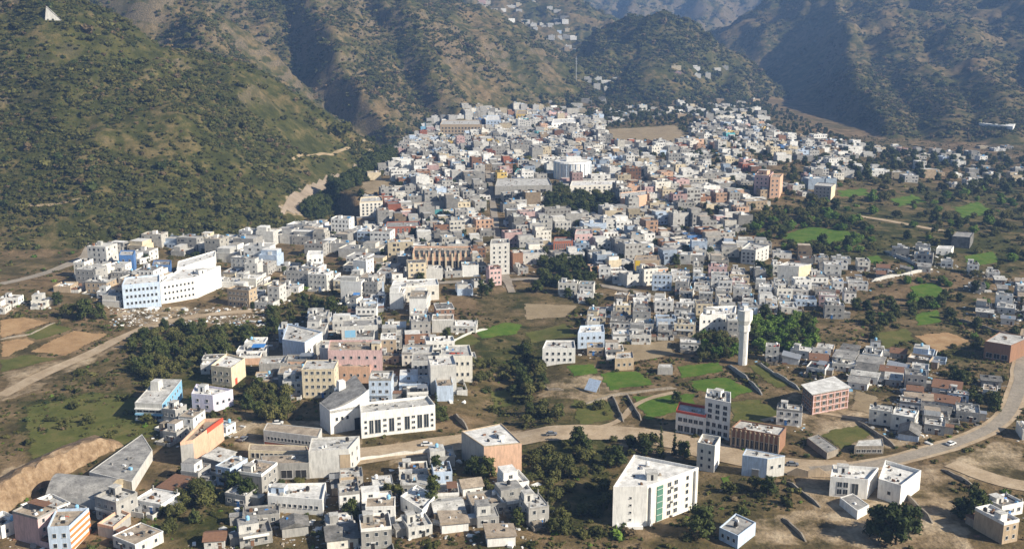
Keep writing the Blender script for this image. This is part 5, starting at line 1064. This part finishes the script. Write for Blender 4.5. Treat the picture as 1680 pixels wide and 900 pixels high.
# clusters: outline in the photograph, spacing, kinds
TZ = [([(215,560),(290,532),(420,535),(445,560),(420,585),(330,590),(300,625),(200,625)], 6.0, ['round dark', 'spreading olive', 'low olive'], .9),
 ([(830,600),(868,570),(892,640),(932,692),(860,702),(835,650)], 5.2, ['round dark', 'spreading olive', 'low olive'], .85), ([(780,600),(840,600),(840,690),(800,690)], 7.5, ['low olive', 'spreading olive'], .6),
 ([(860,748),(960,722),(1040,722),(1110,725),(1130,748),(1040,748),(1000,790),(1004,850),(1000,885),(905,890),(850,810)], 6.0, ['round dark', 'low olive', 'spreading olive', 'low olive', 'spreading olive', 'low olive'], .75),
 ([(270,800),(330,790),(430,800),(420,850),(300,870),(230,890)], 6.2, ['low olive', 'spreading olive', 'round dark'], .7), ([(545,850),(600,830),(650,800),(660,845),(600,870)], 5.6, ['low olive', 'round dark', 'spreading olive'], .9),
 ([(720,770),(830,770),(850,800),(720,820)], 6.5, ['round dark', 'low olive'], .7), ([(1190,800),(1330,800),(1330,860),(1240,850)], 10, ['low olive', 'round dark'], .5),
 ([(1228,520),(1335,525),(1340,580),(1235,582)], 5.5, ['bushy bright green', 'bushy bright green', 'round dark'], .95), ([(1135,545),(1205,555),(1210,598),(1140,600)], 5.5, ['spreading olive', 'bushy bright green', 'round dark'], .9),
 ([(720,540),(790,540),(800,560),(720,562)], 5.5, ['round dark', 'spreading olive'], .9), ([(1478,455),(1562,462),(1560,528),(1492,530)], 6.5, ['bushy bright green', 'low olive', 'round dark'], .75),
 ([(1545,610),(1650,620),(1640,680),(1580,680)], 6.5, ['round dark', 'low olive'], .7), ([(880,430),(965,428),(985,455),(960,478),(885,468)], 6, ['round dark', 'tall dark'], .85),
 ([(400,640),(480,645),(478,690),(400,690)], 6.5, ['round dark', 'spreading olive'], .7), ([(1400,505),(1480,500),(1500,560),(1420,590)], 8, ['low olive', 'round dark'], .6), ([(440,500),(520,490),(560,520),(470,530),(430,560)], 6.5, ['round dark', 'spreading olive'], .7),
 ([(60,640),(200,620),(290,650),(240,730),(100,740)], 13, ['low olive'], .5), ([(700,855),(900,830),(900,900),(700,900)], 9, ['low olive', 'round dark'], .45), ([(940,650),(1110,690),(960,700)], 12, ['low olive'], .4)]
extra = []
for ti, (poly, cell, kinds, prob) in enumerate(TZ):
    wx, wy, _ = ground([p[0] for p in poly], [p[1] for p in poly]); g = np.random.default_rng(300+ti)
    A, B = np.meshgrid(np.arange(wx.min(), wx.max(), cell), np.arange(wy.min(), wy.max(), cell)); A = (A+g.uniform(-.4, .4, A.shape)*cell).ravel(); B = (B+g.uniform(-.4, .4, B.shape)*cell).ravel()
    ok = inpoly(*proj(A, B, land(A, B)), poly) & (g.random(A.shape) < prob)
    for fx, fy, fr in FOOT: ok &= (A-fx)**2+(B-fy)**2 > (fr+1.0)**2
    for kp in KEEPOUT: ok &= ~inpoly(A, B, kp)
    for x, y in zip(A[ok], B[ok]): extra.append((float(x), float(y), RT.choice(kinds), RT.uniform(.6, 1.25)))
extra.sort(key=lambda q: q[1]); print('clustered trees', len(extra))
NT = 265
for x, y, k, s in extra[:NT]: tree(k, x, y, s, RT.uniform(0, 6))
finish_labels()

def scatter(name, protos, pts, scl, rot, idx, label=None, cat=None):
    me = bpy.data.meshes.new(name); me.vertices.add(len(pts)); me.vertices.foreach_set("co", np.asarray(pts, np.float32).ravel())
    for nm, ty, data in (("scl", 'FLOAT_VECTOR', np.asarray(scl, np.float32)), ("rot", 'FLOAT', np.asarray(rot, np.float32)), ("idx", 'INT', np.asarray(idx, np.int32))):
        a = me.attributes.new(nm, ty, 'POINT'); a.data.foreach_set("vector" if ty == 'FLOAT_VECTOR' else "value", data.ravel())
    o = link(bpy.data.objects.new(name, me)); tag(o, label, cat, kind='stuff')
    ng = bpy.data.node_groups.new(name, 'GeometryNodeTree'); ng.interface.new_socket("Geometry", in_out='INPUT', socket_type='NodeSocketGeometry'); ng.interface.new_socket("Geometry", in_out='OUTPUT', socket_type='NodeSocketGeometry')
    nn = ng.nodes; gi = nn.new('NodeGroupInput'); go = nn.new('NodeGroupOutput'); iop = nn.new('GeometryNodeInstanceOnPoints')
    gj = nn.new('GeometryNodeJoinGeometry')
    for p in protos[::-1]:
        oi = nn.new('GeometryNodeObjectInfo'); oi.inputs['Object'].default_value = p; oi.inputs['As Instance'].default_value = True; ng.links.new(oi.outputs['Geometry'], gj.inputs[0])
    def attr(n, ty):
        q = nn.new('GeometryNodeInputNamedAttribute'); q.data_type = ty; q.inputs['Name'].default_value = n; return q.outputs['Attribute']
    cx = nn.new('ShaderNodeCombineXYZ'); ng.links.new(attr('rot', 'FLOAT'), cx.inputs[2])
    ng.links.new(gi.outputs[0], iop.inputs['Points']); ng.links.new(gj.outputs[0], iop.inputs['Instance']); iop.inputs['Pick Instance'].default_value = True
    ng.links.new(attr('idx', 'INT'), iop.inputs['Instance Index']); ng.links.new(cx.outputs[0], iop.inputs['Rotation']); ng.links.new(attr('scl', 'FLOAT_VECTOR'), iop.inputs['Scale']); ng.links.new(iop.outputs[0], go.inputs[0])
    m = o.modifiers.new('scatter', 'NODES'); m.node_group = ng
    return o
def unl(name, me): return bpy.data.objects.new(name, me)       # a source mesh for scattering, never in the scene itself
def bush_mesh(seed, mat, n=3): return crown('scrub_bush', seed, clump_set(seed, n, .75, .25, .7, .45, .75), 95, .2, mat, .85)
P_SCRUB = [unl('s%d' % k, bush_mesh(40+k, m)) for k, m in enumerate(['scrub', 'scrub', 'leaf dark', 'leaf olive', 'scrub brown', 'leaf bright'])]
def joined(k):
    me = TREES[k][1]; return unl('t_'+k, me)
P_TREE = [joined('round dark'), joined('spreading olive'), joined('bushy bright green'), joined('low olive')]

# far trees of the town and the green flats
pts, scl, rot, idx = [], [], [], []
def addt(x, y, s, k, z=None):
    pts.append((x, y, float(land(x, y))-.5*s if z is None else z)); scl.append((s, s, s*RT.uniform(.8, 1.15))); rot.append(RT.uniform(0, 6.28)); idx.append(k)
for x, y, k, s in extra[NT:]: addt(x, y, s, {'round dark': 0, 'tall dark': 0, 'spreading olive': 1, 'bushy bright green': 2, 'low olive': 3}[k])
WZ = [([(1210,392),(1240,352),(1330,342),(1430,372),(1442,420),(1340,420),(1280,412)], 7.5, .85, (.8, 1.5), [0, 1, 2, 2, 3]), ([(1270,372),(1400,378),(1410,412),(1300,410)], 6, .9, (.7, 1.3), [2]), ([(1290,300),(1400,300),(1690,320),(1690,450),(1500,400),(1430,360),(1330,340)], 14, .62, (.8, 1.7), [0, 1, 1, 3, 2, 3]),
 ([(890,312),(960,312),(1012,332),(1008,356),(900,350)], 7.5, .85, (1, 1.5), [0, 0, 1]), ([(600,200),(1260,170),(1420,240),(1380,300),(1230,345),(1200,420),(880,470),(640,470),(580,372)], 13, .75, (.5, 1.15), [0, 0, 1]),
 ([(1300,232),(1690,262),(1690,320),(1400,300)], 17, .75, (.9, 1.7), [0, 0, 1, 3]), ([(820,160),(1260,160),(1260,190),(1000,200),(830,175)], 16, .75, (.8, 1.6), [0, 1, 1]),
 ([(110,470),(330,388),(590,366),(640,470),(540,500),(200,506)], 19, .55, (.6, 1.2), [0, 1, 3]), ([(905,470),(1210,400),(1420,425),(1375,520),(1110,560),(890,540)], 17, .55, (.5, 1.0), [0, 1, 3]), ([(1390,440),(1690,400),(1690,600),(1450,560)], 13, .55, (.5, 1.1), [0, 1, 3, 3, 2]),
 ([(420,470),(790,480),(790,650),(340,640)], 21, .4, (.45, .8), [0, 1, 3]), ([(1240,580),(1600,580),(1600,720),(1400,720)], 14, .45, (.4, .8), [0, 3, 3]), ([(200,500),(440,500),(440,540),(200,560)], 12, .5, (.4, .8), [1, 3])]
for wi, (poly, cell, prob, (s0, s1), ks) in enumerate(WZ):
    wx, wy, _ = ground([p[0] for p in poly], [p[1] for p in poly]); g = np.random.default_rng(500+wi)
    A, B = np.meshgrid(np.arange(wx.min()-30, wx.max()+30, cell), np.arange(wy.min()-30, wy.max()+30, cell)); A = (A+g.uniform(-.5, .5, A.shape)*cell).ravel(); B = (B+g.uniform(-.5, .5, B.shape)*cell).ravel()
    Z = land(A, B); ok = inpoly(*proj(A, B, Z), poly) & (g.random(A.shape) < prob*(1+.8*fbm(A/60, B/60, 2)))
    A, B, Z = A[ok], B[ok], Z[ok]; ok = np.ones(A.shape, bool)
    for kp in KEEPOUT: ok &= ~inpoly(A, B, kp)
    for fx, fy, fr in FOOT: ok &= (A-fx)**2+(B-fy)**2 > (fr+1.0)**2
    for i in np.nonzero(ok)[0]:
        d2 = ((OCC-(A[i], B[i]))**2).sum(1).min()
        if d2 > (30 if B[i] < 640 else 24): addt(float(A[i]), float(B[i]), RT.uniform(s0, s1), RT.choice(ks), float(Z[i])-.4)
print('woodland', len(pts))
_ex, _ey, _ = ground(np.interp(np.linspace(0, 4, 150), range(5), [504, 540, 585, 622, 648]), np.interp(np.linspace(0, 4, 150), range(5), [352, 326, 290, 262, 244]))  # dark tree row added beside the river bed to stand in for bank shadow
for x_, y_ in zip(_ex, _ey):
    for _ in range(2): addt(float(x_)+RT.uniform(-4, 10), float(y_)+RT.uniform(-8, 8), RT.uniform(1.0, 1.7), 0)
scatter('woodland', P_TREE, pts, scl, rot, idx, 'scattered dark trees between far houses and on the green flats, plus a row added as bank shade', 'trees')

# scrub on the hills and rough ground
g = np.random.default_rng(9)
def hill_scrub(n, y0, y1, xr, test, s0, s1, weights):
    Yc = np.sqrt(g.uniform(y0**2, y1**2, n)); X = g.uniform(-xr, xr, n)*(Yc+60)
    h, w, b_ = land(X, Yc, True); px, py = proj(X, Yc, h); ok = (px > -40) & (px < 1720) & (py > -60) & (py < 920) & ~inpoly(px, py, RIVER) & test(X, Yc, h, w, b_, px, py)
    X, Yc, h, w = X[ok], Yc[ok], h[ok], w[ok]; s = g.uniform(s0, s1, len(X))*np.exp(g.normal(0, .42, len(X)))
    return np.c_[X, Yc, h-.1*s], np.c_[s*g.uniform(.8, 1.3, len(X)), s*g.uniform(.8, 1.3, len(X)), s*g.uniform(.6, 1.0, len(X))], g.uniform(0, 6.28, len(X)), g.choice(len(P_SCRUB), len(X), p=np.array(weights)/sum(weights))
def gul(X, Y): return -.30*ridged(X/230+2, Y/230+6, 4)-.12*ridged(X/75+1, Y/75+4, 3)
parts = [
 hill_scrub(130000, 560, 1250, .56, lambda X, Y, h, w, b_, px, py: (w == 0) & (fbm(X/55, Y/55, 4)+gul(X, Y)+.25*g.normal(size=X.shape) > -.18), 1.2, 2.5, [5, 4, 3, 3, 1, 0]),
 hill_scrub(120000, 1100, 2300, .5, lambda X, Y, h, w, b_, px, py: (w == 1) & (fbm(X/80, Y/80, 4)+gul(X, Y)+.2*g.normal(size=X.shape) > -.12), 1.9, 3.6, [5, 4, 4, 3, 3, 0]),
 hill_scrub(80000, 1700, 2400, .5, lambda X, Y, h, w, b_, px, py: (w == 3) & (fbm(X/70, Y/70, 4)+gul(X, Y)+.2*g.normal(size=X.shape) > -.25), 2.4, 4.6, [5, 4, 6, 3, 1.5, 0]),
 hill_scrub(140000, 1450, 3000, .6, lambda X, Y, h, w, b_, px, py: (w == 4) & (fbm(X/90, Y/90, 4)+gul(X, Y)+.2*g.normal(size=X.shape) > -.12), 2.0, 3.8, [5, 4, 3, 2, 3, 0]),
 hill_scrub(60000, 2300, 4600, .5, lambda X, Y, h, w, b_, px, py: ((w == 2) | (w == 5)) & (fbm(X/110, Y/110, 4)+gul(X, Y)+.2*g.normal(size=X.shape) > .0), 3.5, 6.5, [5, 4, 4, 2, 2, 0])]
scatter('scrub', P_SCRUB, *[np.concatenate([p[k] for p in parts]) for k in range(4)], 'dense olive scrub covering the hillsides', 'scrub')
def lowland(X, Y, h, w, b_, px, py):
    ok = (w == -1) & (fbm(X/24, Y/24, 4)+.3*g.normal(size=X.shape) > .12)
    for poly in ROADS_PX['bare']: ok &= ~inpoly(px, py, poly)
    for kp in KEEPOUT: ok &= ~inpoly(X, Y, kp)
    i = np.nonzero(ok)[0]
    cell = {}
    for fx, fy, fr in FOOT: cell.setdefault((int(fx//25), int(fy//25)), []).append((fx, fy, fr))
    for (u, v) in OCC: cell.setdefault((int(u//25), int(v//25)), []).append((u, v, 6))
    for j in i:
        kx, ky = int(X[j]//25), int(Y[j]//25)
        for a in (-1, 0, 1):
            for c in (-1, 0, 1):
                for fx, fy, fr in cell.get((kx+a, ky+c), ()):
                    if (X[j]-fx)**2+(Y[j]-fy)**2 < (fr+.4)**2: ok[j] = False
    return ok
parts = [hill_scrub(42000, 230, 560, .62, lowland, .45, 1.1, [4, 4, 3, 4, 2, .8]), hill_scrub(40000, 560, 1500, .58, lowland, .7, 1.7, [4, 3, 4, 3, 1, .8])]
scatter('undergrowth', P_SCRUB, *[np.concatenate([p[k] for p in parts]) for k in range(4)], 'weeds and low bushes on open ground between the houses', 'undergrowth')

# loose stones, rubble and odds and ends around the houses
def rock(seed, mat):
    q = np.random.default_rng(seed); v, f = ICO1; v = v*q.uniform(.55, 1.15, (len(v), 1))*(1, .8, .55); me = bpy.data.meshes.new('stone'); me.from_pydata(v.tolist(), [], f); me.materials.append(MATS[mat]); return unl('rk%d' % seed, me)
def slab(seed, mat): b = MB(); b.box(-.9, -.6, -.3, .9, .6, .5, mat); return unl('sl%d' % seed, b.mesh('slab'))
P_RUB = [rock(1, 'raw concrete'), rock(2, 'pale grey'), rock(3, 'stone'), rock(4, 'white'), slab(1, 'pale grey'), slab(2, 'white'), slab(3, 'roof dark'), slab(4, 'rust'), slab(5, 'sky paint'), rock(5, 'tan')]
RP = []
for x, y, z, zi in HOUSES:
    if y > 900: continue
    for _ in range(RT.randint(16, 30) if zi in (4, 5, 8, 9, 10, 11, 12, 13, 15) else RT.randint(7, 14)):
        a = RT.uniform(0, 6.28); q = RT.uniform(5, 9.5); RP.append((x+q*math.cos(a), y+q*math.sin(a)))
for i in range(700):                                   # stony ground at the edge of the western quarter
    px, py = RT.uniform(180, 440), RT.uniform(505, 535); RP.append((px, py, 'p'))
ws = [p for p in RP if len(p) == 3]; wx, wy, _ = ground([p[0] for p in ws], [p[1] for p in ws]); RP = np.array([p for p in RP if len(p) == 2]+list(zip(wx, wy)))
ok = np.ones(len(RP), bool)
for kp in KEEPOUT: ok &= ~inpoly(RP[:, 0], RP[:, 1], kp)
RP = RP[ok]; s = np.exp(g.normal(-.75, .5, len(RP)))*1.1
scatter('rubble', P_RUB, np.c_[RP, land(RP[:, 0], RP[:, 1])], np.c_[s*g.uniform(.7, 1.6, len(RP)), s, s*g.uniform(.6, 1.3, len(RP))], g.uniform(0, 6.28, len(RP)), g.choice(len(P_RUB), len(RP), p=[.18, .16, .2, .1, .1, .08, .06, .03, .02, .07]), 'loose stones and rubble lying around the houses', 'rubble')

# ------------------------------------------------------------------ haze over the valley
hz_ = MB(); hz_.box(-4300, -320, -12, 4300, 6900, 1100, 'dark'); hz_.add([(-4300, -320, -12), (4300, -320, -12), (4300, 6900, -12), (-4300, 6900, -12)], [(3, 2, 1, 0)], 'dark'); ho = hz_.build('haze'); ho['kind'] = 'stuff'
hm = bpy.data.materials.new('haze'); hm.use_nodes = True; t = hm.node_tree; t.nodes.remove(t.nodes["Principled BSDF"])
pv = t.nodes.new("ShaderNodeVolumePrincipled"); pv.inputs["Color"].default_value = (.30, .52, 1.0, 1); pv.inputs["Density"].default_value = .000125; pv.inputs["Anisotropy"].default_value = .0
t.links.new(pv.outputs[0], t.nodes["Material Output"].inputs["Volume"]); ho.data.materials.clear(); ho.data.materials.append(hm)
